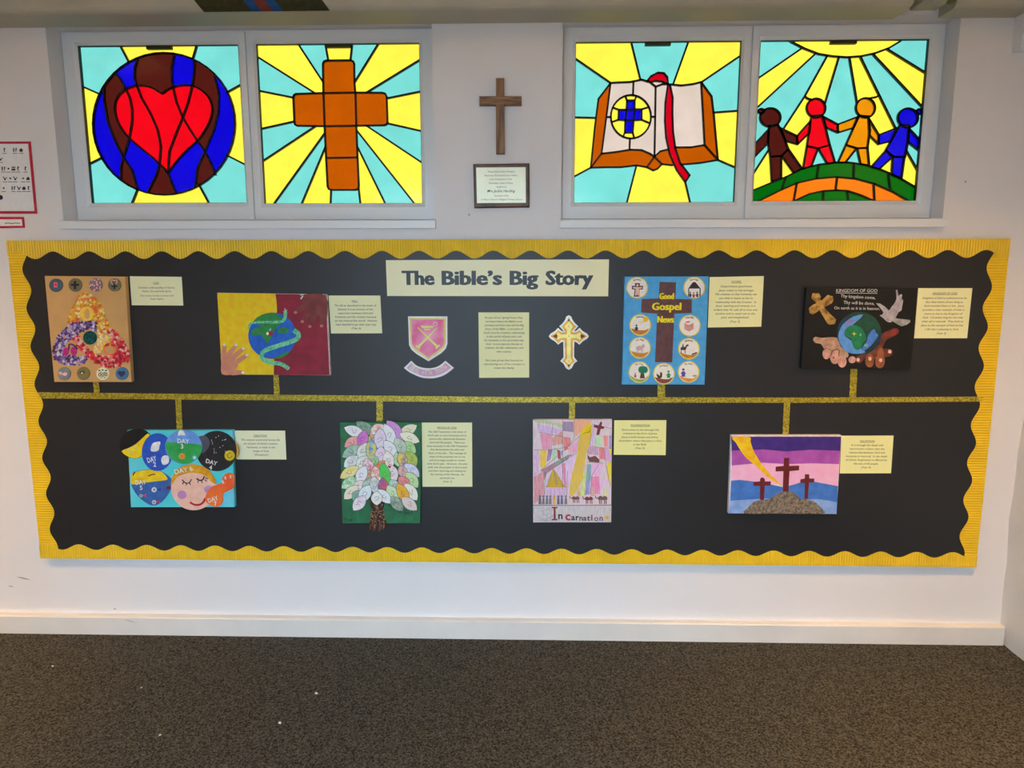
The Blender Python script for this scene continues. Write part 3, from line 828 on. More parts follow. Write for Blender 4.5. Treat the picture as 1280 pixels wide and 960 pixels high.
# title banner
bc = [(482.3, 325.2), (761.3, 324.2), (760.2, 370.4), (484, 370)]
r = quad_thing('title_banner', bc, BD + 0.0007, 'long cream banner with the big dark title at the top of the board', 'banner')
slab('paper', bc, BD + 0.0026, BD + 0.0036, mat((246, 218, 174), rough=0.35, var=0.02, scale=4, k=1.25, spec=0.5), r)
a = Art(r, Crop(480, 315, 4.414), BD + 0.0036)
for wd_, xa, xb in (('The', 98, 280), ('Bible\u2019s', 318, 652), ('Big', 693, 852), ('Story', 890, 1155)):
    a.text('title_word', [(wd_, (xa + xb) / 2 + q, 180, xb - xa - 8, 108, 0) for q in (-4, 0, 4)], 0.4, mat((30, 36, 44), k=0.8, rough=0.35, var=0.05), bold=0.018)

# shield crest and motto scroll
cr = Crop(500, 390, 10.667)
r = thing('shield_crest', P(537, 452, BD), 'pink and gold shield crest with crossed staffs and a white edge', 'crest')
a = Art(r, cr, BD + 0.0008, 0.0007)
WP = mat((250, 248, 240), k=1.2, var=0.02); GP = mat((226, 206, 120), k=1.25, var=0.06)
MG = mat((216, 60, 120), k=1.2, var=0.1, c2=(240, 150, 190), scale=16, detail=5, rough=0.3)
a.poly('white_edge', [(107, 58), (632, 58), (632, 425), (610, 490), (550, 550), (380, 658), (220, 560), (150, 500), (120, 440)], 1, WP)
a.poly('gold_rim', [(130, 82), (610, 82), (607, 425), (585, 475), (530, 530), (380, 632), (235, 535), (165, 480), (143, 425)], 2, GP)
a.poly('field', [(152, 102), (585, 102), (585, 420), (560, 465), (510, 510), (380, 605), (250, 515), (185, 465), (160, 420)], 3, MG)
YS = mat((244, 226, 130), k=1.2, var=0.04)
a.polys('staff', [stroke([(235, 205), (370, 340), (505, 468)], 14, 34), stroke([(478, 488), (530, 440)], 22)], 4, YS)
a.polys('staff', [stroke([(492, 210), (370, 340), (240, 468)], 14, 34), stroke([(212, 448), (262, 488)], 22)], 5, YS)
a.poly('crook', stroke(ell(470, 160, 26, 24, 14, a0=-200, a1=100), 9), 5, mat((250, 230, 230), k=1.2))
a.polys('chalice', [[(268, 183), (458, 183), (430, 214), (300, 214)], [(318, 222), (405, 222), (400, 242), (325, 242)]], 4, YS)
r = thing('motto_scroll', P(537, 473, BD), 'curved white edged scroll lettered ZEAL WITH TRUTH below the shield', 'scroll')
a = Art(r, cr, BD + 0.0008, 0.0007)
a.poly('white_edge', smooth([(150, 650), (215, 710), (290, 740), (380, 750), (470, 738), (540, 705), (605, 650)], 3, False) + smooth([(720, 745), (640, 810), (560, 855), (470, 880), (380, 885), (290, 875), (200, 840), (120, 800), (52, 745)], 3, False), 1, WP)
a.poly('field', smooth([(155, 680), (215, 735), (290, 765), (380, 775), (470, 762), (545, 730), (605, 680)], 3, False) + smooth([(680, 742), (610, 795), (540, 830), (460, 852), (380, 858), (300, 850), (220, 820), (150, 785), (90, 745)], 3, False), 2,
       mat((200, 110, 150), k=1.2, var=0.1, c2=(206, 170, 206), scale=9))
its = []
word = 'ZEAL WITH TRUTH'
for i, ch in enumerate(word):
    if ch == ' ': continue
    an = -38 + 76 * i / (len(word) - 1)
    R0 = 392; x = 378 + R0 * math.sin(math.radians(an)); y = 441 + R0 * math.cos(math.radians(an)) + 8
    its.append((ch, x, y, 10 if ch == 'I' else 31, 86, an))
a.lines('letter', its, 2.5, mat((252, 236, 190), k=1.2), bold=0.02)

# ornate gold cross
cr = Crop(680, 388, 11.707)
r = thing('ornate_cross', P(711, 462, BD), 'ornate gold cross with pointed ends and a silver edge', 'cross')
a = Art(r, cr, BD + 0.0008, 0.0008)
def mirror(half, cx): return half + [(2 * cx - x, y) for x, y in half[::-1]]
half = [(363, 70), (400, 90), (415, 135), (455, 190), (502, 232), (440, 302), (470, 300), (520, 255), (565, 302), (630, 340), (657, 378), (630, 415), (570, 450), (518, 502),
        (480, 470), (445, 455), (441, 560), (440, 685), (488, 742), (440, 778), (405, 845), (363, 870)]
a.poly('silver_edge', mirror(half, 363), 1, mat((206, 204, 196), rough=0.3, metal=0.3, k=1.2))
half = [(363, 100), (385, 140), (430, 200), (470, 235), (405, 315), (470, 325), (520, 285), (560, 330), (635, 378), (570, 420), (518, 475), (470, 435), (425, 440), (421, 560), (420, 695), (455, 742), (405, 785), (363, 845)]
a.poly('gold_body', mirror(half, 363), 2, mat((224, 158, 46), rough=0.35, metal=0.2, k=1.25, var=0.15, scale=30))
half = [(363, 125), (385, 190), (425, 232), (390, 290), (390, 352), (480, 352), (520, 325), (585, 378), (520, 425), (480, 404), (392, 404), (391, 700), (415, 742), (380, 780), (363, 822)]
a.poly('ridge', mirror(half, 363), 3, mat((250, 212, 128), rough=0.35, metal=0.2, k=1.25, var=0.08, scale=30))
for pts in ([(122, 378), (185, 345), (205, 378), (185, 412)], [(608, 378), (545, 345), (525, 378), (545, 412)], [(363, 112), (348, 150), (363, 168), (378, 150)], [(363, 832), (348, 800), (363, 786), (378, 800)]):
    a.poly('inlay', pts, 4, mat((104, 62, 22), k=1.1))
for x, y in ((363, 235), (365, 378), (205, 380), (525, 380), (363, 742)): a.poly('stud', ell(x, y, 14, n=10), 5, mat((232, 180, 96), metal=0.4, rough=0.3), bevel=0.0003)

# ------------------------------------------------------------------ on the wall between the windows
r = thing('wooden_wall_cross', P(625.5, 192.5, 0.0), 'plain dark wooden cross on the wall between the windows', 'cross')
WOOD = mat((138, 104, 72), rough=0.45, scale=18, k=1.35, c2=(84, 58, 40), stretch=(9, 1, 1), detail=6)
WOODV = mat((138, 104, 72), rough=0.45, scale=18, k=1.35, c2=(84, 58, 40), stretch=(9, 1, 0.6), detail=6)
WOODH = mat((140, 106, 74), rough=0.45, scale=18, k=1.35, c2=(86, 60, 42), stretch=(0.8, 1, 9), detail=6)
cr = Crop(580, 80, 4.8)
def wpoly(name, pts, d0, d1, m, parent, crop, bevel=0.002):
    mb = MB(); mb.prism([(P(*crop(p), d1).x, P(*crop(p), d1).z) for p in pts], -d1, -d0, 0, bevel); return mb.build(name, m, parent)
wpoly('upright', [(191, 84), (240, 84), (243, 538), (192, 538)], 0.0, 0.022, WOODV, r, cr)
wpoly('crossbar', [(92, 192), (344, 192), (346, 245), (93, 246)], 0.001, 0.0225, WOODH, r, cr)
pc = [(591.3, 205), (661.6, 203.8), (661.8, 259), (592.8, 260)]
r = thing('dedication_plaque', P(627, 260, 0.0), 'small engraved brass plaque in a dark wooden frame below the wall cross', 'plaque')
WF = mat((92, 64, 42), rough=0.35, scale=25, k=1.3, c2=(56, 38, 26), detail=5)
cr = Crop(585, 200, 15.0)
wpoly('wooden_frame', [(95, 75), (1150, 58), (1152, 885), (117, 900)], 0.0, 0.016, WF, r, cr, 0.004)
wpoly('brass_plate', [(152, 140), (1082, 132), (1086, 802), (168, 808)], 0.0155, 0.018, mat((238, 240, 196), rough=0.3, var=0.04, scale=12, k=1.25, metal=0.15), r, cr, 0.0006)
a = Art(r, cr, 0.0181)
DI = mat((70, 72, 40), k=0.9)
a.lines('engraved_line', [('These Stained Glass Windows', 625, 232, 510, None, 0), ("Represent The School\u2019s Core Values", 618, 303, 610, None, 0), ('Love, Forgiveness, Truth,', 615, 374, 415, None, 0),
                     ('Friendship, Hope & Peace', 615, 446, 450, None, 0), ('A gift from', 625, 518, 190, None, 0), ('December 2016', 625, 682, 265, None, 0),
                     ("St Mary\u2019s Church of England Primary School", 630, 754, 770, None, 0)], 0.4, DI, shear=0.15)
a.text('engraved_name', [('Mrs Jackie Harding', 622, 604, 525, None, 0)], 0.4, DI, shear=0.3, bold=0.006)

# ------------------------------------------------------------------ red bordered poster at the left edge
cr = Crop(0, 160, 6.857)
r = thing('symbol_poster', P(-15, 267, 0), 'white poster of rows of small symbols with a red border at the left edge', 'poster')
REDB = mat((186, 34, 58), rough=0.6, k=1.3); WPAP = mat((226, 222, 224), rough=0.6, var=0.02, k=1.3)
wpoly('red_border', [(-560, 118), (262, 115), (318, 735), (-520, 735)], 0.0005, 0.0022, REDB, r, cr, 0)
wpoly('sheet', [(-535, 138), (240, 135), (295, 712), (-497, 712)], 0.0022, 0.0028, WPAP, r, cr, 0)
a = Art(r, cr, 0.0028, 0.0004)
sy, cap = [], []
def icon(x, y, k, s=16):
    if k == 0: return [[(x - s, y - s), (x - s * .4, y - s), (x - s * .4, y + s), (x - s, y + s)], [(x + s * .3, y - s), (x + s, y - s), (x + s * .6, y + s), (x + s * .3, y + s)]]
    if k == 1: return [[(x - s, y), (x, y - s), (x + s, y), (x + s * .7, y + s), (x - s * .7, y + s)]]
    if k == 2: return [ell(x, y, s * .5, n=10)]
    if k == 3: return [[(x - s, y - s), (x + s, y - s), (x + s, y - s * .4), (x - s, y - s * .4)], [(x - s, y), (x + s, y), (x + s, y + s), (x - s, y + s)]]
    if k == 4: return [stroke([(x - s, y - s), (x, y + s * .4), (x + s, y - s * .6)], s * .5), ell(x, y + s * .5, s * .5, n=8)]
    return [stroke([(x + s * .3, y - s), (x - s * .3, y), (x + s * .2, y + s)], s * .5), ell(x, y - s * .7, s * .45, n=8)]
rows = [(188, [(38, 5), (128, 0), (180, 1), (-60, 1), (-150, 3), (-240, 0)]), (265, [(5, 4), (-90, 1), (-180, 5)]), (348, [(30, 0), (72, 2), (115, 3), (155, 5), (218, 5), (-60, 1), (-150, 0)]),
        (432, [(42, 4), (88, 2), (130, 4), (198, 2), (240, 1), (-70, 3), (-160, 5)]), (515, [(32, 2), (115, 0), (162, 4), (205, 1), (245, 5), (-80, 0), (-170, 3)])]
for y, l in rows:
    for x, k in l:
        a.polys('symbol', icon(x, y, k), 1, mat((62, 58, 60), k=1.0)); a.poly('caption', [(x - 18, y + 27), (x + 18, y + 27), (x + 18, y + 32), (x - 18, y + 32)], 1, mat((110, 104, 104), k=1.0))
a.poly('navy_dot', ell(5, 595, 20, n=14), 1, mat((30, 30, 80), k=1.0))
r = thing('name_label', P(8, 286, 0), 'small white label with a red border just under the symbol poster', 'label')
wpoly('red_border', [(-150, 760), (203, 762), (213, 855), (-140, 862)], 0.0005, 0.0022, REDB, r, cr, 0)
wpoly('sheet', [(-125, 784), (185, 782), (192, 838), (-115, 842)], 0.0022, 0.0028, WPAP, r, cr, 0)
a = Art(r, cr, 0.0028, 0.0004)
a.poly('caption', stroke([(40, 818), (70, 814), (100, 820), (130, 815), (172, 817)], 7), 1, mat((110, 104, 104), k=1.0))

# ------------------------------------------------------------------ crumbs on the carpet
CR1 = mat((206, 200, 186), k=1.2)
for (px, py, s), lb in zip(((177, 860, 0.004), (395, 867, 0.006), (350, 904, 0.006), (200, 919, 0.0045), (66, 833, 0.004)),
     ('tiny pale crumb on the carpet below the painting of seven days', 'pale paper scrap on the carpet, the one nearest the middle of the room', 'white flake on the carpet, front right of the crumbs', 'white crumb on the carpet nearest the viewer', 'tiny crumb on the carpet at far left')):
    c = FL(px, py); n = 6; vs = []
    for k in range(n):
        q = 2 * math.pi * k / n; rr = s * random.uniform(0.6, 1.4); vs.append((c.x + rr * math.cos(q), c.y + 0.6 * rr * math.sin(q), 0.0005))
    vs += [(v[0] * 0.6 + c.x * 0.4, v[1] * 0.6 + c.y * 0.4, s * random.uniform(0.5, 0.9)) for v in vs]
    fs = [tuple(range(n))[::-1], tuple(range(n, 2 * n))] + [(k, (k + 1) % n, n + (k + 1) % n, n + k) for k in range(n)]
    tag(obj('paper_crumb', vs, fs, CR1), lb, 'crumb', 'crumbs on the carpet')

# ------------------------------------------------------------------ pictures on the board
CD = BD + 0.019                       # front face of the canvases
CG = 'canvas pictures on the board'
def canvas(corners, label, m, crop, d=CD, group=CG, edge=None):
    r = quad_thing('canvas_picture', corners, d, label, 'picture', group)
    ORG[r] = Vector(r.location)
    slab('canvas', corners, BD + 0.0008, d, m, r, 0.0012)
    return r, Art(r, crop, d)
def paint(c, c2=None, **k):
    k.setdefault('rough', 0.5); k.setdefault('scale', 45); k.setdefault('bump', 0.12); k.setdefault('bscale', 160)
    return mat(c, c2=c2, **k)

# --- brown cardboard trinity knot with painted stones
g = Crop(50, 340, 6.624)
fc = [g(p) for p in [(37, 32), (704, 38), (758, 911), (117, 911)]]
KR = mat((196, 154, 98), rough=0.75, var=0.05, scale=14, k=1.25, bump=0.05, bscale=300)
r, a = canvas(fc, 'brown cardboard picture with a mosaic trinity knot and painted discs', KR, g)
random.seed(11)
def mosaic(name, outline, pal, size, layer, n_try=900, holes=()):
    ms = [mat(c, k=1.25, rough=0.45, var=0.08) for c in pal]
    xs_ = [p[0] for p in outline]; ys_ = [p[1] for p in outline]
    pts = []; mb = MB()
    for _ in range(n_try * 4):
        p = (random.uniform(min(xs_), max(xs_)), random.uniform(min(ys_), max(ys_)))
        if not inside(p, outline) or any(inside(p, h) for h in holes): continue
        if any((p[0] - q[0]) ** 2 + (p[1] - q[1]) ** 2 < (size * 0.62) ** 2 for q in pts): continue
        pts.append(p)
    for p in pts:
        an = random.uniform(0, 90); s1 = size * random.uniform(0.35, 0.6); s2 = size * random.uniform(0.3, 0.6)
        d = a.d + layer * a.step + random.uniform(0, 0.0012)
        q = [(p[0] + x * s1 * math.cos(an) - y * s2 * math.sin(an), p[1] + x * s1 * math.sin(an) + y * s2 * math.cos(an)) for x, y in ((-1, -1), (1, -1), (1, 1), (-1, 1))]
        mb.prism([a.w(v, d) for v in q], -d, -(a.d), random.randrange(len(ms)))
    return mb.build(name, ms, a.r, kind='stuff')
yl = [(375, 168), (440, 200), (490, 255), (530, 330), (560, 420), (590, 485), (520, 505), (480, 490), (470, 440), (445, 400), (450, 350), (430, 310), (385, 288), (345, 310), (325, 350), (325, 400), (300, 420), (232, 425), (240, 370), (265, 300), (300, 225), (340, 190)]
pu = [(472, 428), (462, 492), (400, 470), (330, 500), (270, 540), (205, 600), (180, 660), (215, 690), (300, 695), (395, 700), (395, 730), (340, 765), (260, 774), (180, 757), (110, 715), (105, 650), (130, 570), (180, 490), (250, 430), (340, 408), (430, 408)]
re_ = [(262, 560), (310, 528), (340, 560), (360, 610), (410, 650), (450, 690), (520, 697), (600, 692), (640, 645), (640, 600), (600, 580), (580, 540), (555, 490), (590, 468), (640, 510), (690, 580), (727, 650), (738, 735), (680, 767), (600, 787), (520, 782), (450, 752), (400, 705), (340, 650), (300, 600)]
pe = [(485, 505), (575, 540), (560, 590), (520, 600), (505, 660), (450, 672), (445, 640), (480, 590), (470, 560), (510, 550)]
mosaic('yellow_mosaic', yl, [(240, 200, 60), (246, 160, 40), (216, 96, 40), (244, 214, 150), (236, 120, 70), (200, 140, 50)], 22, 1)
mosaic('purple_mosaic', pu, [(66, 48, 120), (120, 100, 170), (176, 156, 200), (90, 70, 150), (206, 196, 216), (60, 40, 90)], 20, 2)
mosaic('red_mosaic', re_, [(186, 24, 54), (220, 50, 80), (150, 14, 40), (230, 120, 120), (240, 180, 170), (206, 40, 50)], 22, 3)
mosaic('pale_mosaic', pe, [(244, 220, 150), (238, 190, 160), (246, 206, 60), (226, 160, 130)], 20, 2)
def medallion(cx, cy, rr, col, sub, th=0.004, c2=None):
    m = a.poly('painted_disc', ell(cx, cy, rr, n=28), 7, paint(col, c2), th=0.004, bevel=0.001)
    for nm, pts, c in sub: a.polys(nm, pts, 8, mat(c, k=1.2), m)
medallion(130, 110, 56, (72, 92, 112), [('square', [[(114, 86), (144, 86), (144, 128), (114, 128)]], (220, 110, 120)), ('mark', [[(120, 96), (138, 96), (138, 112), (120, 112)]], (190, 40, 70))])
medallion(290, 107, 56, (112, 106, 84), [('plus', [[(280, 75), (299, 75), (299, 142), (280, 142)], [(256, 98), (279, 98), (279, 115), (256, 115)], [(300, 98), (322, 98), (322, 115), (300, 115)]], (30, 30, 30))])
m8 = [ell(460 + q * math.cos(t), 107 + q * math.sin(t), 5, 7, 6, math.degrees(t)) for q in (14, 27, 40, 50) for t in [2 * math.pi * i / int(3 + q / 3.4) for i in range(int(3 + q / 3.4))]]
medallion(460, 107, 56, (150, 120, 120), [('white_petals', m8[::3], (226, 214, 214)), ('pink_petals', m8[1::3], (190, 90, 110)), ('grey_petals', m8[2::3], (110, 104, 130))])
medallion(615, 107, 54, (116, 108, 80), [('heart', [stroke(heart(612, 86, 26) + [heart(612, 86, 26)[0]], 8)], (224, 180, 186)), ('plus', [[(608, 100), (622, 100), (622, 142), (608, 142)], [(592, 112), (607, 112), (607, 123), (592, 123)], [(623, 112), (642, 112), (642, 123), (623, 123)]], (30, 28, 26))])
medallion(197, 842, 54, (124, 132, 138), [('pink_blot', [ell(170, 838, 18, 13, 12, 20), ell(206, 845, 20, 15, 12, -10)], (230, 180, 180))])
medallion(357, 840, 54, (124, 112, 68), [('eye', [ell(348, 832, 22, 10, 12)], (52, 46, 30)), ('white_eye', [ell(348, 836, 10, 5, 10)], (236, 230, 220))])
gl_ = [ell(x, y, 8, 6, 8) for x, y in ((490, 815), (518, 812), (546, 816))] + [stroke(ell(x, y, 9, 13, 10, a1=359), 5) for x, y in ((494, 850), (520, 852), (546, 848))] + [ell(505, 830, 5, n=6), ell(532, 832, 5, n=6), ell(508, 874, 5, n=6), ell(534, 874, 5, n=6)]
medallion(518, 842, 53, (244, 232, 190), [('dark_marks', gl_, (40, 36, 30))])
medallion(677, 842, 54, (70, 116, 160), [('heart', [heart(674, 842, 32)], (36, 56, 84))])
m = a.poly('teal_jewel', ell(410, 545, 57, n=30), 7, mat((10, 96, 92), c2=(10, 44, 60), rough=0.15, scale=160, k=1.1, bump=0.3), th=0.005, bevel=0.0016)
m = a.poly('amber_ring', ell(387, 347, 60, n=28), 6, mat((236, 170, 40), c2=(246, 200, 90), scale=90), th=0.003)
a.poly('amber_center', ell(389, 347, 22, 42, 20), 7, KR, m)
m = a.poly('orange_ring', ell(578, 637, 54, n=28), 6, mat((222, 92, 50), c2=(236, 120, 70), scale=90), th=0.003)
a.poly('ring_center', ell(578, 640, 42, 38, 22), 7, KR, m); a.polys('red_drop', [ell(555, 605, 20, 12, 10, -20), ell(605, 608, 20, 12, 10, 20)], 8, mat((206, 44, 40)), m)
a.polys('magenta_leaf', [ell(212, 660, 22, 36, 14, 10)], 6, mat((196, 30, 130), c2=(150, 30, 110), scale=90), th=0.003)
a.polys('magenta_leaf', [ell(277, 655, 24, 36, 14, -8)], 6, mat((196, 30, 130), c2=(150, 30, 110), scale=90), th=0.003)
a.poly('violet_stem', stroke(smooth([(190, 690), (235, 640), (240, 600), (275, 605), (310, 640)], 3, False), 12), 5, mat((96, 40, 100)), th=0.002)

# --- yellow and crimson snake painting
f = Crop(260, 355, 5.565)
fc = [f(p) for p in [(63, 61), (822, 72), (851, 636), (96, 629)]]
r, a = canvas(fc, 'yellow and crimson painting of a snake round the globe between two hands', mat((226, 214, 214), k=1.2), f)
yb = a.poly('yellow_half', [(64, 62), (470, 68), (476, 120), (480, 180), (474, 300), (462, 480), (457, 631), (97, 628)], 1, paint((240, 196, 4), (222, 176, 6)))
rb_ = a.poly('crimson_half', [(470, 69), (818, 74), (846, 634), (457, 632), (462, 480), (474, 300), (480, 180), (476, 120)], 1, paint((142, 18, 46), (116, 12, 40), scale=22))
gl = a.poly('globe', ell(447, 360, 167, 161, 44), 2, paint((22, 96, 196), (14, 78, 170)))
GRL = paint((42, 132, 60), (28, 112, 52))
for pts in ([(315, 270), (340, 232), (400, 205), (450, 201), (500, 222), (525, 248), (500, 280), (480, 305), (450, 340), (420, 412), (395, 388), (370, 350), (365, 300), (345, 280)],
            [(298, 345), (330, 305), (375, 310), (370, 345), (330, 362)], [(485, 335), (500, 305), (550, 305), (562, 330), (525, 345)], [(430, 518), (480, 505), (530, 480), (572, 465), (545, 495), (500, 516)]):
    a.poly('land', smooth(pts, 2), 3, GRL, gl)
SN = paint((120, 206, 160), (60, 150, 110), scale=170)
a.poly('snake_front', stroke(smooth([(595, 322), (625, 345), (622, 378), (565, 405), (480, 432), (402, 460), (376, 488), (380, 520), (425, 545), (490, 552), (530, 567), (562, 592)], 4, False), 34, 26), 4, SN, th=0.002)
a.poly('snake_head', stroke(smooth([(285, 312), (292, 278), (340, 266), (430, 266), (505, 262), (530, 245), (538, 205), (535, 185)], 4, False), 12, 26), 4, SN, th=0.002)
a.polys('snake_tongue', [stroke([(538, 190), (534, 168)], 6), stroke([(540, 192), (550, 178)], 4)], 5, mat((226, 180, 190)))
ap = a.poly('apple', ell(433, 344, 19, 17, 16), 4, paint((160, 28, 30)))
a.poly('bite', ell(414, 345, 9, 11, 10), 5, mat((240, 226, 190)), ap); a.poly('apple_leaf', ell(432, 318, 12, 6, 10, -60), 5, mat((90, 190, 170)), ap)
SK = paint((204, 140, 112), (190, 120, 96), scale=25)
def hand_paint(name, palm, fingers, m, nail, w0, w1):
    h = a.poly(name, smooth(palm, 3), 2, m)
    for i, (p0, p1) in enumerate(fingers):
        pa = [p0, ((p0[0] + p1[0]) / 2, (p0[1] + p1[1]) / 2), p1]
        q = stroke(pa, w0, w1)
        tip = ell(p1[0], p1[1], w1 / 2, n=12)
        a.polys('finger', [q], 3, m, h); a.poly('fingertip', tip, 3.3, m, h, th=0.001)
        if nail:
            dx, dy = p1[0] - p0[0], p1[1] - p0[1]; l = math.hypot(dx, dy)
            a.poly('nail', ell(p1[0] + dx / l * 4, p1[1] + dy / l * 4, w1 * 0.42, w1 * 0.36, 12), 4, nail, h)
    return h
hand_paint('pale_hand', [(97, 627), (93, 540), (96, 505), (130, 495), (180, 510), (210, 560), (190, 600), (185, 627)],
           [((108, 520), (114, 428)), ((125, 520), (192, 428)), ((150, 530), (242, 452)), ((170, 560), (268, 497)), ((165, 615), (240, 616))], SK, mat((250, 240, 236)), 42, 26)
BRH = paint((124, 54, 46), (104, 36, 40), scale=25)
hand_paint('brown_hand', [(650, 76), (818, 78), (826, 240), (790, 230), (740, 200), (690, 160), (640, 100)],
           [((690, 140), (612, 195)), ((715, 180), (658, 258)), ((750, 195), (710, 292)), ((800, 200), (790, 288))], BRH, mat((190, 120, 104)), 46, 28)
a.polys('white_chips', [stroke([(645, 105), (660, 82)], 8), stroke([(640, 76), (665, 74)], 5)], 4, mat((230, 220, 222)))

# --- blue Good Gospel News canvas
nn = Crop(774, 340, 6.483)
fc = [nn(p) for p in [(43, 37), (727, 36), (692, 913), (22, 913)]]
r, a = canvas(fc, 'blue canvas with a brown cross reading Good Gospel News and nine round drawings', paint((72, 158, 212), (60, 144, 202)), nn)
cx_ = a.poly('brown_cross', [(328, 80), (462, 83), (455, 218), (590, 222), (588, 332), (447, 338), (430, 733), (290, 730), (308, 338), (178, 328), (183, 218), (320, 215)], 1, paint((94, 60, 62), (80, 48, 52)))
YL = mat((252, 212, 16), k=1.2, var=0.03)
a.text('lettering', [('Good', 384 + q, 218 + abs(q) * 0.5, 114, 70, 0) for q in (-4, -2, 0, 2, 4)], 2, YL, cx_, bold=0.006)
a.text('lettering', [('Gospel', 384 + q, 306 + abs(q) * 0.5, 232, 84, 0) for q in (-4, -2, 0, 2, 4)], 2, YL, cx_, bold=0.006)
a.text('lettering', [('News', 376 + q, 408 + abs(q) * 0.5, 130, 74, 0) for q in (-4, -2, 0, 2, 4)], 2, YL, cx_, bold=0.006)
RIM = mat((236, 204, 40), k=1.2); DISC = mat((240, 224, 218), k=1.2, var=0.03)
SOIL = mat((196, 124, 34), k=1.2)
DK = mat((50, 30, 30), k=1.1)
def roundel(cx, cy, word, pieces, rx=86):
    rm = a.poly('round_drawing', ell(cx, cy, rx + 2, n=32), 1.5, RIM)
    a.poly('disc', ell(cx, cy, rx - 6, n=32), 2.5, DISC, rm)
    n = len(word)
    its = []
    for i, ch in enumerate(word):
        if ch == ' ': continue
        an = (-26 + 52 * i / max(1, n - 1)) * (1 if n > 6 else 0.75)
        its.append((ch, cx + 62 * math.sin(math.radians(an)), cy - 62 * math.cos(math.radians(an)), None, 19, -an))
    a.text('caption', its, 3.2, DK, rm, bold=0.01)
    for nm, plist, c in pieces: a.polys(nm, plist, 3.2, mat(c, k=1.2), rm)
def mound(cx, cy, rx=78, top=40):
    return [p for p in ell(cx, cy, rx, rx, 24, a0=20, a1=160)] + [(cx - rx * .5, cy + top - 6), (cx, cy + top + 2), (cx + rx * .5, cy + top + 2)]
def figure(x, y, h): return [ell(x, y - h * .82, h * .15, n=10), [(x - h * .14, y - h * .62), (x + h * .14, y - h * .62), (x + h * .22, y), (x - h * .22, y)], stroke([(x - h * .3, y - h * .3), (x - h * .1, y - h * .55)], h * .09), stroke([(x + h * .3, y - h * .3), (x + h * .1, y - h * .55)], h * .09)]
roundel(145, 128, 'Jesus Saves Us', [('small_cross', [[(128, 90), (168, 90), (166, 112), (194, 112), (192, 142), (165, 142), (163, 200), (118, 200), (126, 142), (102, 140), (104, 112), (128, 112)]], (96, 50, 44))])
a.polys('pale_figure', [ell(148, 108, 9, n=10), [(112, 122), (185, 122), (185, 132), (162, 136), (160, 190), (150, 190), (147, 165), (142, 190), (128, 190), (134, 136), (112, 132)]], 4.2, mat((232, 196, 180), k=1.2))
roundel(608, 127, 'Church is open', [('church', [[(560, 134), (592, 88), (605, 80), (620, 84), (660, 134)], [(560, 134), (568, 134), (566, 200), (558, 198)], [(652, 134), (660, 134), (660, 198), (650, 200)]], (40, 30, 34)),
        ('worshipper', figure(576, 202, 44), (40, 60, 110)), ('worshipper', figure(604, 206, 44), (190, 60, 60)), ('worshipper', figure(632, 202, 44), (70, 70, 70))])
roundel(170, 430, 'In Good Creation', [('ground', [mound(170, 430)], (196, 120, 30)), ('little_sun', [ell(215, 385, 20, n=14)], (240, 190, 20)), ('sun_beam', [stroke([(200, 395), (160, 408)], 5), stroke([(204, 402), (175, 420)], 5)], (240, 200, 60)), ('child', figure(140, 476, 52), (44, 44, 70))])
roundel(572, 435, 'To Read a Bible', [('open_book', [[(527, 412), (565, 430), (603, 410), (603, 462), (565, 482), (530, 465)]], (206, 150, 140)), ('book_mark', [stroke([(540, 408), (572, 403)], 9)], (200, 40, 60))])
roundel(168, 615, 'Lost Sheep', [('ground', [mound(168, 615)], (206, 140, 40)), ('sheep', [ell(165, 618, 30, 18, 16), ell(196, 600, 13, 15, 12), stroke([(145, 625), (143, 655)], 7), stroke([(158, 630), (157, 656)], 7), stroke([(178, 628), (178, 655)], 7), stroke([(190, 620), (190, 652)], 7)], (206, 170, 172))])
roundel(565, 622, 'Good Samaritan', [('ground', [mound(565, 622, 78, 48)], (200, 134, 40)), ('donkey', [ell(520, 620, 24, 14, 14), stroke([(535, 618), (552, 590)], 12), ell(554, 594, 10, 7, 10), stroke([(503, 625), (500, 660)], 6), stroke([(532, 628), (536, 660)], 6)], (80, 44, 34)), ('rider', figure(517, 612, 32), (70, 110, 90)), ('fallen_man', [stroke([(590, 668), (630, 652)], 12, 8)], (70, 64, 70))])
roundel(163, 812, 'The Tree', [('grass', [mound(163, 812, 78, 56)], (150, 180, 60)), ('tree_trunk', [[(178, 810), (200, 810), (208, 862), (166, 862)]], (96, 60, 44)), ('tree_crown', [smooth([(155, 795), (162, 770), (190, 762), (222, 770), (232, 795), (222, 815), (190, 822), (165, 815)], 3)], (20, 120, 90)), ('small_man', figure(130, 856, 40), (206, 90, 90))])
roundel(362, 825, 'Serving All', [('ground', [mound(362, 825, 78, 42)], (130, 70, 50)), ('bird', [smooth([(302, 822), (330, 842), (332, 812), (348, 818), (345, 855), (315, 862)], 2)], (80, 46, 40)), ('woman', figure(400, 858, 62), (40, 140, 80))])
roundel(563, 810, 'The Sower', [('ground', [mound(563, 810, 78, 52)], (222, 150, 50)), ('sower', figure(520, 848, 70), (70, 70, 150)), ('sprout', [ell(605, 842, 11, 6, 8, 30), ell(618, 840, 11, 6, 8, -30)], (130, 170, 110))])

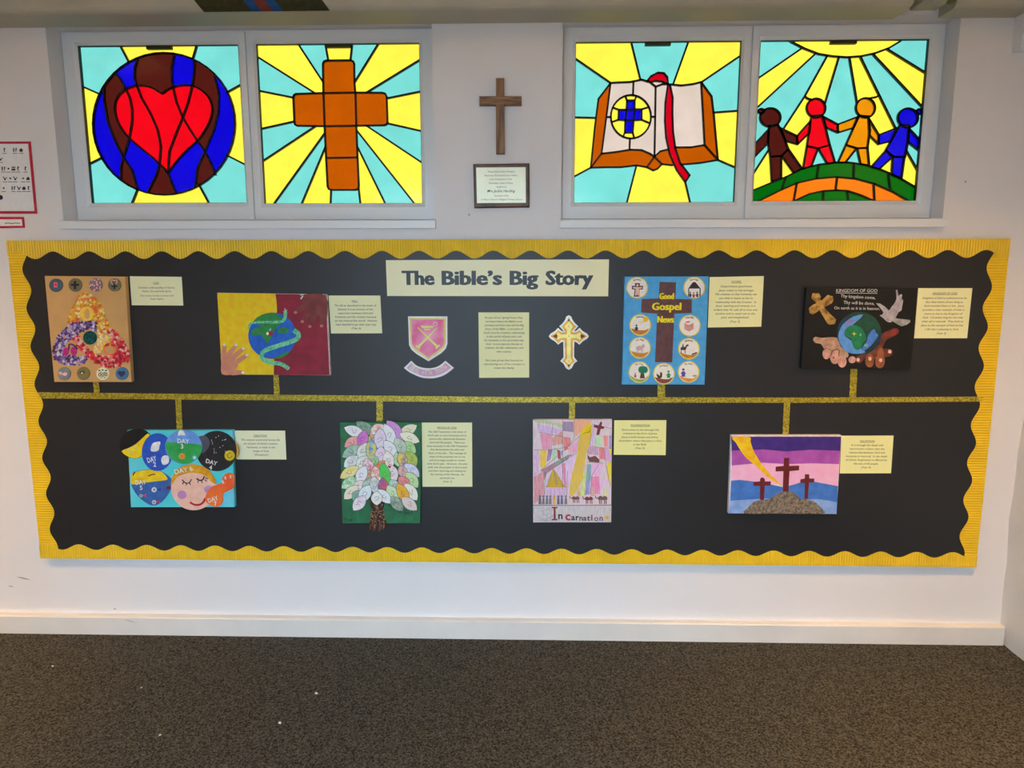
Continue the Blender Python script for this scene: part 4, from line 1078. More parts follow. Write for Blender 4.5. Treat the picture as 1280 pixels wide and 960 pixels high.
# --- black Kingdom of God canvas
kk = Crop(998, 352, 8.138)
fc = [(1008, 359.8), (1147.3, 360), (1139, 461.5), (1001.5, 460.8)]
r, a = canvas(fc, 'black canvas with a globe held in two hands, gold cross and white dove', paint((12, 13, 15), (8, 9, 11), k=1.0), kk)
CH = mat((226, 226, 226), k=1.2)
a.text('heading', [('KINGDOM OF GOD', 593, 108, 420, 48, 0)], 1, CH)
a.poly('underline', [(382, 114), (805, 118), (805, 122), (382, 118)], 1, CH)
a.lines('text_line', [('Thy kingdom come,', 605, 170, 355, 46, -3), ('Thy will be done,', 615, 232, 315, 46, -2), ('On earth as it is in heaven.', 595, 285, 465, 44, -1)], 1, CH)
a.poly('gold_cross', [(132, 165), (145, 118), (210, 118), (228, 150), (222, 190), (245, 185), (300, 135), (350, 150), (357, 190), (340, 220), (285, 250), (262, 262), (330, 335), (385, 385), (370, 430), (320, 440), (295, 425), (215, 290), (150, 335), (115, 320), (108, 270), (150, 235), (185, 220)], 2,
       paint((184, 148, 78), (112, 78, 36), scale=55, rough=0.35), th=0.002)
DV = paint((178, 174, 182), (140, 136, 150), scale=60)
dv = a.poly('dove', smooth([(828, 345), (855, 335), (870, 308), (910, 290), (950, 300), (1000, 345), (975, 380), (940, 415), (900, 405), (865, 372)], 2), 2, DV, th=0.0014)
a.poly('wing', [(920, 300), (950, 255), (985, 210), (1000, 170), (992, 90), (1005, 80), (1015, 120), (1020, 150), (1035, 130), (1055, 130), (1050, 175), (1067, 190), (1058, 240), (1050, 290), (1020, 310), (1000, 345), (950, 320)], 3, DV, dv)
a.poly('wing', [(790, 220), (830, 222), (880, 255), (920, 292), (905, 340), (865, 310), (830, 265)], 3, DV, dv)
a.poly('tail', [(975, 370), (1040, 380), (1135, 390), (1140, 410), (1100, 440), (1050, 455), (1010, 435), (960, 405)], 3, paint((160, 160, 162), (120, 124, 120)), dv)
PK = paint((206, 160, 150), (170, 124, 110), scale=50); PT = paint((184, 150, 130), (150, 116, 96), scale=50)
lh = a.poly('pale_hand', smooth([(150, 590), (175, 562), (240, 572), (390, 570), (430, 660), (500, 720), (500, 770), (400, 790), (320, 770), (265, 690), (230, 635), (175, 625)], 3), 1, PT, th=0.0012)
for x, y, rx, ry in ((285, 735, 40, 55), (370, 770, 48, 70), (445, 815, 45, 60), (548, 795, 38, 35)): a.poly('knuckle', ell(x, y, rx, ry, 16), 2.4, PK, lh)
a.polys('crease', [stroke(smooth([(330, 760), (345, 710), (385, 690), (415, 700), (410, 760)], 3, False), 8), ell(358, 775, 9, n=8), stroke([(250, 700), (285, 680), (320, 690)], 6)], 3.4, mat((90, 50, 50)), lh)
BH = paint((112, 58, 44), (84, 40, 32), scale=45); BH2 = paint((150, 90, 58), (116, 66, 42), scale=45)
rh = a.poly('brown_hand', smooth([(820, 560), (870, 520), (960, 480), (1005, 475), (1022, 505), (1000, 540), (900, 590), (870, 640), (860, 680), (950, 690), (955, 730), (890, 770), (780, 790), (690, 770), (640, 820), (590, 800), (600, 760), (720, 720), (800, 660), (830, 620)], 3), 1, BH, th=0.0012)
for x, y, rx, ry, m in ((725, 805, 45, 68, BH2), (830, 810, 50, 72, BH2), (915, 722, 45, 40, BH), (615, 800, 32, 32, BH), (835, 730, 34, 60, BH2)): a.poly('finger', ell(x, y, rx, ry, 16), 2.4, m, rh)
for x, y in ((728, 785), (838, 800), (930, 712), (608, 796)): a.poly('nail', ell(x, y, 17, 20, 12), 3.4, mat((226, 190, 176)), rh)
a.poly('thumb_tint', smooth([(870, 560), (960, 495), (1005, 485), (1015, 510), (960, 545)], 2), 2.4, paint((140, 48, 48), (110, 40, 40)), rh)
gl = a.poly('globe', ell(620, 527, 226, 218, 48), 3, paint((26, 56, 78), (20, 44, 50), scale=25), th=0.002)
a.poly('dark_land', smooth([(520, 335), (600, 312), (690, 318), (780, 370), (830, 450), (835, 540), (790, 480), (760, 470), (700, 520), (680, 570), (650, 480), (580, 440), (620, 380)], 2), 4, paint((26, 78, 60), (20, 60, 48), scale=35), gl)
a.poly('sea', smooth([(660, 335), (560, 355), (480, 410), (430, 470), (405, 560), (440, 660), (500, 720), (600, 735), (680, 720), (640, 680), (560, 670), (540, 600), (480, 560), (470, 500), (540, 450), (600, 400)], 2), 4.6, paint((76, 132, 206), (90, 150, 216), scale=60), gl)
a.poly('sea', smooth([(700, 600), (710, 540), (770, 480), (790, 520), (815, 545), (780, 600), (730, 660), (670, 700), (640, 690), (670, 640)], 2), 4.6, paint((70, 126, 206), (50, 100, 180), scale=60), gl)
a.poly('lilac_patch', smooth([(480, 440), (500, 400), (560, 385), (575, 400), (520, 430), (495, 455)], 2), 5.2, mat((140, 120, 190)), gl)
a.poly('land', smooth([(470, 510), (500, 465), (560, 440), (640, 470), (680, 540), (690, 590), (660, 620), (625, 690), (580, 690), (550, 640), (540, 580), (490, 560)], 2), 5.2, paint((24, 124, 82), (16, 100, 66), scale=40), gl)
a.polys('spark', [star(567, 530, 26, 7, 4, 0)], 6, mat((216, 200, 60)), gl)
a.polys('green_dab', [ell(690, 650, 20, 16, 10), ell(632, 540, 10, 14, 10)], 6, mat((120, 180, 140)), gl)

# --- creation painting with seven discs
c6 = Crop(140, 520, 5.565)
fc = [c6(p) for p in [(105, 100), (838, 99), (852, 634), (131, 635)]]
r, a = canvas(fc, 'turquoise painting with overlapping painted discs for seven days of creation', paint((104, 194, 216), (60, 196, 204), scale=10), c6)
WT = mat((240, 240, 240), k=1.2)
def day(name, pts, lay, m): return a.poly(name, pts, lay, m, th=0.003 if lay > 4 else 0.002, bevel=0.0006)
d1 = day('day_disc', smooth([(50, 215), (60, 165), (100, 112), (160, 90), (220, 96), (255, 120), (268, 150), (255, 215), (220, 270), (170, 297), (110, 285), (68, 250)], 3), 5, paint((22, 22, 24), (12, 12, 14)))
a.poly('yellow_half', smooth([(66, 245), (110, 225), (165, 195), (215, 150), (250, 122), (266, 150), (253, 215), (218, 268), (170, 295), (112, 283)], 2), 6, paint((242, 200, 20), (226, 180, 16)), d1)
a.lines('lettering', [('DAY', 152, 245, 78, 46, 24), ('1', 152, 278, None, 46, 10)], 7, mat((246, 226, 120), k=1.2), d1, bold=0.02)
d2 = day('day_disc', ell(314, 252, 107, 131, 40), 7, paint((38, 84, 186), (28, 70, 168)))
a.polys('cloud', [smooth([(275, 205), (290, 185), (335, 178), (330, 210), (322, 240), (290, 248), (268, 240)], 2)], 8, WT, d2); a.polys('cloud', [smooth([(342, 305), (355, 278), (385, 275), (397, 300), (390, 330), (355, 340)], 2)], 8, WT, d2)
a.lines('lettering', [('DAY', 282, 318, 66, 50, 14), ('2', 298, 352, None, 46, 0)], 8, WT, d2, bold=0.02)
d3 = day('day_disc', ell(497, 216, 128, 119, 40), 9, paint((104, 150, 218), (90, 136, 206)))
a.poly('green_field', smooth([(370, 188), (430, 182), (520, 190), (618, 200), (625, 235), (600, 290), (550, 325), (500, 333), (440, 316), (395, 275), (376, 230)], 2), 10, paint((48, 160, 82), (34, 140, 66), scale=30), d3)
a.poly('cloud', smooth([(462, 108), (480, 96), (500, 108), (508, 135), (480, 132), (460, 138)], 2), 11, WT, d3)
a.lines('lettering', [('DAY', 497, 190, 82, 44, -3), ('3', 488, 226, None, 46, 0)], 11, WT, d3, bold=0.02)
fl = a.poly('flower', star(487, 280, 28, 16, 8), 11, mat((206, 160, 60)), d3); a.poly('flower_center', ell(487, 280, 11, n=12), 12, mat((230, 120, 40)), d3)
a.poly('flower', star(573, 290, 22, 11, 7), 11, mat((100, 190, 220)), d3); a.poly('flower_center', ell(573, 290, 8, n=12), 12, mat((240, 230, 220)), d3)
d4 = day('day_disc', ell(727, 244, 142, 140, 40, 20), 4.5, paint((36, 36, 40), (22, 22, 26), scale=90))
a.poly('gold_edge', smooth([(862, 190), (880, 230), (878, 270), (862, 300), (868, 245)], 3), 5, mat((200, 150, 50)), d4, th=0.002)
a.poly('grey_moon', smooth([(590, 150), (640, 135), (672, 160), (678, 200), (650, 248), (622, 255), (625, 200), (605, 165)], 3), 5.5, paint((78, 80, 96)), d4)
a.poly('yellow_sun', ell(818, 275, 36, n=22), 5.5, paint((206, 190, 30), (180, 160, 20), scale=120), d4); a.poly('sun_swirl', stroke(ell(818, 275, 16, n=12, a1=300), 5), 6.2, mat((110, 104, 20)), d4)
a.polys('star_speck', [ell(random.uniform(690, 790), random.uniform(130, 260), 3, n=6) for _ in range(16)], 5.5, WT, d4, kind='stuff')
a.lines('lettering', [('DAY', 690, 335, 80, 42, -16), ('4', 685, 372, None, 42, -10)], 6.2, WT, d4, bold=0.02)
d5 = day('day_disc', smooth([(135, 400), (200, 378), (300, 372), (360, 395), (412, 440), (412, 500), (380, 560), (330, 610), (275, 622), (215, 590), (165, 540), (135, 480)], 3), 3, paint((52, 98, 166), (42, 84, 150)))
a.poly('yellow_sky', smooth([(137, 400), (200, 380), (300, 374), (350, 392), (382, 428), (380, 445), (300, 455), (220, 466), (138, 476), (130, 440)], 2), 4, paint((234, 200, 30), (206, 170, 20), scale=30), d5)
a.polys('bird', [stroke(smooth([(146, 415), (152, 400), (162, 392)], 3, False), 7), stroke(smooth([(252, 418), (275, 408), (300, 405)], 3, False), 7)], 5, DK, d5)
for x, y, rr, c in ((293, 513, 18, (210, 214, 226)), (201, 555, 12, (170, 190, 170)), (292, 600, 15, (200, 206, 216))):
    a.poly('fish_bubble', ell(x, y, rr, n=16), 4.5, mat(c, k=1.2), d5); a.poly('bubble_center', ell(x, y, rr * .45, n=10), 5.4, mat((120, 130, 150)), d5)
for x, y, c in ((330, 512, (60, 50, 150)), (228, 552, (190, 80, 110)), (322, 596, (190, 60, 100))): a.poly('fish_tail', [(x - 15, y), (x + 12, y - 14), (x + 8, y), (x + 12, y + 14)], 4.5, mat(c), d5)
a.poly('maroon_fish', ell(395, 498, 18, 12, 14), 4.5, mat((110, 26, 40)), d5)
a.lines('lettering', [('DAY', 202, 476, 76, 44, 4), ('5', 204, 514, None, 44, 0)], 5.6, WT, d5, bold=0.02)
d6 = day('day_disc', ell(568, 498, 158, 158, 44), 6, paint((226, 184, 168), (216, 170, 154), scale=40))
a.poly('hair', smooth([(412, 480), (418, 425), (460, 365), (530, 338), (600, 340), (670, 375), (712, 430), (724, 475), (690, 455), (640, 410), (570, 395), (500, 405), (450, 430)], 3), 7, paint((214, 160, 24), (190, 132, 16), scale=50), d6)
a.polys('closed_eye', [stroke(smooth([(487, 443), (510, 465), (535, 465), (553, 440)], 3, False), 7), stroke([(497, 460), (490, 475)], 7), stroke([(517, 468), (517, 482)], 6), stroke([(540, 465), (545, 480)], 6)], 8, DK, d6)
a.polys('closed_eye', [stroke(smooth([(587, 435), (610, 448), (632, 442), (642, 418)], 3, False), 9), stroke([(600, 450), (597, 465)], 6), stroke([(622, 450), (628, 466)], 6), stroke([(645, 442), (660, 455)], 6), stroke([(648, 430), (668, 438)], 6)], 8, DK, d6)
a.poly('cheek', ell(487, 548, 32, 29, 20), 8, paint((190, 132, 190)), d6); a.poly('cheek', ell(672, 510, 32, 27, 20), 8, paint((190, 140, 190)), d6)
a.poly('smile', stroke(smooth([(543, 600), (575, 618), (615, 615), (640, 592), (648, 572)], 3, False), 12, 16), 8, mat((186, 30, 44)), d6)
a.lines('lettering', [('DAY 6', 502, 392, 130, 46, 12)], 8.4, WT, d6, bold=0.02)
d7 = day('day_disc', smooth([(650, 590), (655, 545), (690, 495), (740, 475), (765, 460), (770, 420), (805, 397), (845, 405), (852, 450), (845, 500), (800, 525), (770, 545), (772, 590), (750, 625), (715, 632), (680, 620)], 3), 10, paint((238, 116, 44), (244, 84, 40), scale=14))
a.lines('lettering', [('DAY', 708, 592, 74, 42, 18), ('7', 722, 622, None, 40, 10)], 11, WT, d7, bold=0.02)
a.lines('lettering', [('z', 775, 468, None, 40, 20), ('z', 790, 438, None, 36, 10), ('z', 825, 430, None, 34, 0)], 11, WT, d7, bold=0.02)

# --- green canvas with the paper leaf tree
t_ = Crop(420, 520, 6.318)
fc = [t_(p) for p in [(30, 50), (670, 50), (664, 848), (51, 850)]]
r, a = canvas(fc, 'green canvas with a tree of coloured paper leaves and a bark trunk', paint((40, 112, 72), (32, 92, 60), scale=30), t_)
a.lines('lettering', [('Year 1', 112, 832, 88, 44, 0), ('People', 435, 720, 90, 48, -14), ('of', 507, 765, 34, 44, -10), ('God', 572, 775, 66, 48, -4)], 1, mat((18, 36, 26), k=1.0), shear=0.15)
trunk = a.poly('bark_trunk', smooth([(262, 640), (390, 640), (378, 720), (375, 780), (402, 850), (390, 885), (340, 905), (300, 918), (262, 895), (256, 850), (280, 790), (272, 720)], 3), 3, mat((66, 40, 28), c2=(40, 24, 18), scale=60, k=1.1), th=0.008, bevel=0.003)
random.seed(5); st = []
for i in range(70):
    x = random.uniform(272, 382); y = random.uniform(650, 880); w = random.uniform(-14, 14)
    st.append(stroke(smooth([(x, y), (x + w, y + 16), (x + w * .3, y + 34)], 2, False), 6, 4))
a.polys('bark_strands', st[::2], 6, mat((120, 76, 50), k=1.2), trunk, th=0.0025, kind='stuff'); a.polys('bark_flecks', [ell(random.uniform(275, 382), random.uniform(655, 885), 5, 3, 6, random.uniform(0, 180)) for _ in range(60)], 7, mat((176, 132, 96), k=1.2), trunk, th=0.003, kind='stuff')
LW, LVD, CRM, PGR, GGR, PNK, MGT, LIL = (228, 226, 232), (214, 214, 234), (226, 218, 190), (180, 208, 160), (136, 166, 146), (226, 150, 150), (206, 130, 200), (214, 190, 212)
leaves = [((200, 140), (62, 90), 74, LVD, LW), ((285, 130), (158, 45), 74, GGR, (100, 136, 110)), ((290, 150), (405, 82), 110, (216, 130, 110), LW), ((170, 185), (65, 245), 74, PNK, (230, 170, 160)),
          ((225, 135), (188, 252), 74, MGT, (190, 100, 180)), ((330, 190), (240, 178), 66, (214, 196, 160), (190, 150, 110)), ((350, 125), (345, 272), 84, LVD, LIL), ((395, 90), (467, 232), 76, LVD, LW),
          ((422, 62), (526, 190), 84, MGT, (200, 150, 210)), ((520, 140), (642, 72), 72, (206, 212, 176), CRM), ((528, 150), (662, 205), 72, CRM, (230, 222, 200)), ((170, 250), (48, 326), 74, GGR, (170, 196, 180)),
          ((240, 232), (172, 342), 76, LW, (206, 206, 190)), ((278, 212), (280, 365), 78, (244, 206, 60), (90, 150, 206)), ((545, 220), (632, 292), 72, PGR, (140, 200, 120)), ((480, 195), (548, 302), 80, (160, 182, 164), (190, 204, 186)),
          ((395, 215), (480, 318), 74, LW, LVD), ((355, 260), (350, 367), 76, LIL, (226, 206, 220)), ((565, 300), (636, 398), 82, (186, 196, 90), (150, 170, 80)), ((510, 305), (548, 412), 70, (240, 200, 80), (120, 90, 180)),
          ((155, 330), (62, 406), 76, LW, (190, 196, 196)), ((235, 335), (163, 422), 78, LW, (200, 214, 196)), ((320, 335), (300, 425), 48, (110, 180, 100), PGR), ((480, 305), (492, 402), 60, PGR, (170, 200, 170)),
          ((240, 350), (272, 442), 72, LW, (210, 120, 150)), ((560, 395), (660, 482), 74, LVD, (190, 190, 222)), ((155, 415), (30, 492), 74, CRM, (226, 200, 80)), ((285, 440), (212, 522), 72, (206, 180, 140), (180, 120, 120)),
          ((372, 368), (305, 455), 58, (214, 70, 50), (226, 160, 120)), ((405, 298), (432, 427), 76, LW, (226, 196, 180)), ((222, 418), (168, 542), 78, LVD, LW), ((310, 418), (332, 532), 72, LW, (226, 130, 110)),
          ((512, 408), (552, 492), 64, (180, 120, 200), (232, 200, 120)), ((430, 405), (472, 522), 76, LW, (236, 190, 190)), ((570, 465), (648, 568), 78, PGR, (190, 214, 150)), ((140, 500), (42, 572), 72, (90, 190, 90), LW),
          ((215, 530), (120, 602), 74, (226, 190, 186), LW), ((285, 508), (208, 602), 76, (190, 206, 196), GGR), ((372, 398), (410, 552), 72, (70, 190, 80), (90, 200, 90)), ((440, 520), (492, 605), 74, (160, 184, 180), (190, 206, 190)),
          ((510, 495), (582, 572), 74, (226, 150, 140), (206, 110, 120)), ((560, 555), (642, 668), 78, CRM, LW), ((155, 568), (62, 658), 74, CRM, (226, 206, 196)), ((182, 600), (138, 676), 66, (110, 170, 150), GGR),
          ((300, 500), (322, 622), 76, (210, 212, 212), (170, 180, 176)), ((370, 510), (382, 648), 74, (222, 90, 70), (90, 90, 170)), ((255, 568), (188, 682), 82, LW, (206, 216, 236)), ((420, 568), (490, 678), 76, PGR, (200, 216, 180)),
          ((350, 598), (432, 692), 70, LW, (200, 216, 216)), ((500, 558), (572, 692), 74, (236, 178, 50), (220, 150, 40)), ((215, 650), (135, 748), 78, LIL, LW), ((450, 655), (528, 750), 74, (160, 180, 160), (110, 130, 120)),
          ((540, 660), (642, 745), 74, (220, 190, 190), (200, 200, 196)), ((322, 612), (322, 708), 78, LW, (206, 206, 190))]
OUTL = mat((110, 112, 108), k=1.0)
random.seed(21)
order = sorted(range(len(leaves)), key=lambda i: leaves[i][1][1])
for n_, i in enumerate(order):
    b0, tp, w, c1, c2_ = leaves[i]; w *= 1.22
    b0 = (b0[0] + (b0[0] - tp[0]) * 0.22, b0[1] + (b0[1] - tp[1]) * 0.22)
    dx, dy = tp[0] - b0[0], tp[1] - b0[1]; ln = math.hypot(dx, dy); ux, uy = dx / ln, dy / ln
    def lens(k):
        o = []
        for sgn in (1, -1):
            rng = range(0, 9) if sgn == 1 else range(7, 0, -1)
            for q in rng:
                t = q / 8; h = sgn * (w / 2) * k * math.sin(math.pi * t) ** 0.75
                tt = 0.5 + (t - 0.5) * (1 - (1 - k) * w / ln)
                o.append((b0[0] + dx * tt - uy * h, b0[1] + dy * tt + ux * h))
        return o
    lay = 4 + 0.9 * (len(order) - n_ if False else n_ * 0.55)
    d = a.d + lay * a.step
    o1, o2 = [a.w(p, d) for p in lens(1.0)], [a.w(p, d) for p in lens(0.93)]
    m_ = len(o1)
    # folded slightly along the middle: rim, inner face with a raised mid rib
    vs = [(x, -d, z) for x, z in o1] + [(x, -d - 0.0003, z) for x, z in o2]
    mid = [a.w((b0[0] + dx * t, b0[1] + dy * t), d) for t in (0.12, 0.5, 0.88)]
    fs = [(k, m_ + k, m_ + (k + 1) % m_, (k + 1) % m_) for k in range(m_)] + [tuple(range(m_, 2 * m_))]
    mi = [0] * m_ + [1]
    A_ = sum(o1[k][0] * o1[(k + 1) % m_][1] - o1[(k + 1) % m_][0] * o1[k][1] for k in range(m_))
    fs = [f_[::-1] for f_ in fs] if A_ > 0 else fs
    if A_ > 0: fs[-1] = tuple(range(m_, 2 * m_))
    else: fs[-1] = tuple(range(2 * m_ - 1, m_ - 1, -1))
    leaf = obj('leaf', vs, fs, [OUTL, mat(c1, c2=c2_, scale=70 + 5 * (n_ % 4), k=1.25, rough=0.6, detail=5)], a.r, midx=mi)
    # pencil drawing on each leaf
    cx, cy = b0[0] + dx * .5, b0[1] + dy * .5
    sc = random.choice([(110, 90, 90), (150, 80, 100), (90, 110, 130), (150, 110, 60), (90, 120, 90)])
    rr = w * 0.17; ph = random.uniform(0, 360)
    a.polys('doodle', [stroke(ell(cx, cy, rr, rr * 0.8, 10, ph, 0, 290), 2.6), stroke([(cx - uy * rr + ux * rr * 1.5, cy + ux * rr + uy * rr * 1.5), (cx + ux * rr * 1.3, cy + uy * rr * 1.3)], 2.6)], lay + 0.8, mat(sc, k=1.1), leaf, th=0.0002)
a.poly('paper_heart', heart(423, 402, 12), 4 + 0.9 * 40, mat((190, 20, 40)))

# --- pencil coloured Incarnation picture
ii = Crop(662, 520, 6.954)
fc = [ii(p) for p in [(28, 32), (717, 30), (709, 925), (31, 926)]]
def pencil(c, c2=None): return mat(c, c2=c2 or tuple(min(255, v + 34) for v in c), rough=0.7, scale=26, k=1.2, stretch=(10, 1, 1.2), detail=5)
r, a = canvas(fc, 'pale picture of pencil coloured shapes with camels and coloured Incarnation lettering', pencil((206, 186, 196), (222, 210, 214)), ii)
cells = [([(32, 36), (130, 36), (290, 70), (285, 110), (200, 70), (60, 60)], (160, 176, 140)), ([(60, 62), (110, 80), (290, 120), (285, 160), (80, 140)], (186, 160, 200)), ([(290, 50), (380, 50), (380, 140), (290, 130)], (140, 120, 150)),
         ([(385, 36), (540, 36), (520, 80), (440, 140), (400, 180), (385, 120)], (230, 150, 120)), ([(560, 36), (712, 36), (712, 100), (640, 90), (560, 70)], (200, 176, 200)), ([(90, 150), (190, 160), (180, 290), (110, 285)], (214, 130, 160)),
         ([(195, 190), (285, 130), (290, 240), (200, 260)], (196, 140, 130)), ([(295, 180), (355, 190), (350, 290), (300, 300)], (200, 110, 110)), ([(330, 270), (425, 205), (415, 310), (360, 330)], (216, 150, 180)),
         ([(92, 298), (150, 298), (140, 450), (95, 450)], (226, 180, 60)), ([(160, 295), (200, 290), (180, 380), (150, 400)], (140, 110, 160)), ([(205, 280), (235, 280), (225, 370), (190, 400)], (150, 190, 160)),
         ([(240, 290), (265, 300), (275, 385), (245, 370)], (160, 70, 70)), ([(270, 300), (290, 300), (290, 340), (272, 345)], (110, 150, 200)), ([(100, 470), (330, 340), (380, 330), (150, 500), (130, 560)], (150, 110, 130)),
         ([(220, 400), (330, 350), (345, 380), (225, 440)], (110, 140, 130)), ([(225, 445), (405, 330), (395, 420), (360, 520), (355, 620), (320, 640)], (206, 170, 214)), ([(280, 420), (310, 405), (320, 640), (300, 610)], (196, 120, 150)),
         ([(34, 300), (85, 300), (80, 500), (36, 520)], (190, 160, 190)), ([(36, 530), (120, 480), (130, 680), (40, 770)], (190, 130, 140)), ([(140, 560), (200, 480), (160, 620), (135, 690)], (170, 176, 200)),
         ([(145, 625), (320, 625), (330, 700), (150, 740)], (190, 160, 190)), ([(545, 80), (600, 110), (580, 250), (520, 250)], (190, 170, 206)), ([(580, 170), (625, 170), (620, 265), (570, 265)], (170, 206, 160)),
         ([(640, 170), (680, 170), (680, 270), (650, 265)], (230, 130, 130)), ([(690, 170), (712, 170), (712, 290), (690, 280)], (150, 130, 180)), ([(510, 260), (590, 270), (600, 340), (500, 330)], (176, 140, 170)),
         ([(600, 280), (650, 275), (655, 380), (610, 370)], (206, 110, 120)), ([(660, 285), (712, 290), (710, 400), (655, 390)], (190, 150, 200)), ([(540, 410), (640, 410), (620, 510), (530, 520)], (214, 160, 206)),
         ([(670, 405), (710, 400), (706, 590), (690, 560)], (232, 190, 40)), ([(690, 285), (713, 285), (713, 340), (700, 335)], (232, 190, 40)), ([(540, 525), (605, 525), (615, 680), (525, 680)], (220, 120, 160)), ([(615, 540), (690, 560), (640, 660), (610, 620)], (206, 170, 214)),
         ([(500, 420), (535, 420), (530, 560), (500, 640), (490, 560)], (110, 150, 160)), ([(490, 560), (525, 560), (520, 680), (475, 690)], (130, 130, 190)), ([(460, 500), (495, 480), (480, 690), (450, 690)], (190, 200, 120))]
for pts, c in cells: a.poly('coloured_patch', pts, 1, pencil(c))
a.poly('yellow_beam', smooth([(500, 70), (545, 90), (540, 170), (520, 250), (490, 350), (470, 480), (440, 600), (380, 690), (355, 690), (360, 560), (390, 440), (420, 300), (430, 180)], 2), 2, pencil((226, 190, 60), (206, 180, 110)))
ys_ = a.poly('yellow_fan', smooth([(450, 130), (490, 80), (530, 70), (545, 110), (530, 155), (470, 170), (445, 160)], 2), 3, pencil((240, 206, 30), (226, 186, 30)))
a.polys('ray_lines', [stroke([(528, 140), (455 + 16 * k, 160 - 16 * k)], 2.4) for k in range(6)], 4, mat((120, 96, 30)), ys_, th=0.0002)
a.polys('beam_edge', [stroke(smooth([(440, 170), (425, 300), (392, 440), (362, 560), (352, 680)], 4, False), 8)], 3, pencil((206, 176, 30)))
MR = pencil((110, 40, 44), (130, 56, 56))
a.poly('maroon_cross', [(615, 50), (632, 55), (625, 85), (650, 95), (645, 112), (618, 112), (605, 165), (580, 165), (592, 108), (555, 95), (560, 78), (600, 82)], 3, MR)
a.poly('maroon_block', [(502, 335), (525, 360), (570, 345), (608, 380), (605, 405), (520, 398), (505, 370)], 3, pencil((140, 60, 60), (90, 80, 76)))
tn = a.poly('gold_tent', [(205, 455), (310, 620), (145, 620)], 2, pencil((206, 176, 60), (190, 150, 60)))
a.polys('tent_lines', [stroke([(205, 455), (310, 620)], 4), stroke([(205, 455), (145, 620)], 4), stroke([(215, 480), (238, 600)], 12)], 3, mat((170, 140, 110)), tn)
GRD = a.poly('pale_ground', [(31, 778), (712, 775), (709, 922), (32, 923)], 1, pencil((206, 200, 204), (182, 176, 182)))
a.polys('ground_line', [stroke([(31, 776), (350, 778), (712, 774)], 5)], 2, mat((100, 80, 86)))
def camel(x, y, s, c, nm):
    pl = [smooth([(x - 40 * s, y - 18 * s), (x - 22 * s, y - 32 * s), (x - 5 * s, y - 22 * s), (x + 12 * s, y - 32 * s), (x + 30 * s, y - 18 * s), (x + 28 * s, y), (x - 36 * s, y)], 2), stroke([(x - 36 * s, y - 10 * s), (x - 58 * s, y - 14 * s), (x - 62 * s, y - 34 * s)], 9 * s, 7 * s)]
    for k in (-30, -16, 8, 22): pl.append(stroke([(x + k * s, y - 2 * s), (x + (k + 3) * s, y + 34 * s)], 7 * s))
    return a.polys(nm, pl, 3, pencil(c))
for x, y, s, c in ((405, 725, 0.9, (110, 60, 60)), (520, 730, 0.95, (110, 40, 40)), (640, 728, 1.1, (96, 60, 60))): camel(x, y, s, c, 'camel')
for x, y, c in ((430, 650, (190, 170, 120)), (550, 650, (190, 150, 140)), (660, 650, (200, 190, 150))): a.polys('rider', [ell(x, y - 20, 14, 18, 12), [(x - 14, y), (x + 14, y), (x + 20, y + 45), (x - 18, y + 45)]], 3.6, pencil(c))
for k, (x, c) in enumerate(((90, (80, 80, 90)), (120, (110, 90, 100)), (150, (90, 100, 110)), (180, (120, 100, 110)), (215, (190, 160, 60)), (250, (90, 80, 100)), (280, (80, 90, 130)), (315, (120, 100, 110)))):
    a.polys('small_figure', [ell(x, 700, 10, 11, 10), [(x - 9, 712), (x + 9, 712), (x + 13, 768), (x - 13, 768)]], 3, pencil(c))
LT = [('I', 218, 905, 150, (150, 50, 60)), ('n', 268, 895, 90, (60, 60, 66)), ('c', 332, 905, 110, (180, 60, 80)), ('a', 378, 905, 76, (50, 50, 54)), ('r', 412, 905, 76, (50, 40, 50)), ('n', 448, 908, 68, (80, 60, 66)), ('a', 480, 908, 68, (110, 60, 70)), ('t', 512, 908, 68, (60, 50, 56)), ('i', 540, 908, 80, (150, 60, 70)), ('o', 580, 912, 72, (120, 120, 124)), ('n', 622, 910, 72, (150, 70, 100))]
for ch, x, y, sz, c in LT: a.text('letter', [(ch, x, y, None, sz, 0)], 2.2, mat(c, k=1.1), bold=0.03 if ch != 'I' else 0.0)
a.polys('letter_serif', [[(193, 790), (243, 790), (243, 802), (193, 802)], [(193, 895), (243, 895), (243, 907), (193, 907)], [(209, 800), (227, 800), (227, 898), (209, 898)]], 2.6, mat((150, 50, 60), k=1.1))
a.poly('yellow_star', star(675, 882, 24, 11, 6), 2.2, mat((216, 176, 40)))
random.seed(2)
a.polys('scribble', [stroke([(x, y), (x + random.uniform(15, 40), y + random.uniform(-14, 14))], 2) for x, y in [(random.uniform(40, 190), random.uniform(790, 910)) for _ in range(40)]], 2.2, mat((140, 136, 146)), th=0.0002, kind='stuff')
ol = [[(290, 40), (285, 640)], [(385, 40), (388, 190), (330, 270), (90, 480)], [(200, 70), (190, 290)], [(35, 295), (200, 292), (330, 270), (440, 170)], [(80, 140), (290, 180)], [(545, 80), (520, 250), (600, 275), (712, 280)], [(655, 275), (660, 400), (690, 560), (706, 600)], [(500, 400), (640, 410)], [(600, 420), (540, 520), (530, 680)], [(135, 480), (130, 700)], [(330, 480), (322, 700)], [(225, 440), (410, 320)], [(545, 70), (712, 110)]]
a.polys('pencil_outline', [stroke(q, 3) for q in ol], 2.4, mat((110, 90, 100)), th=0.0002)

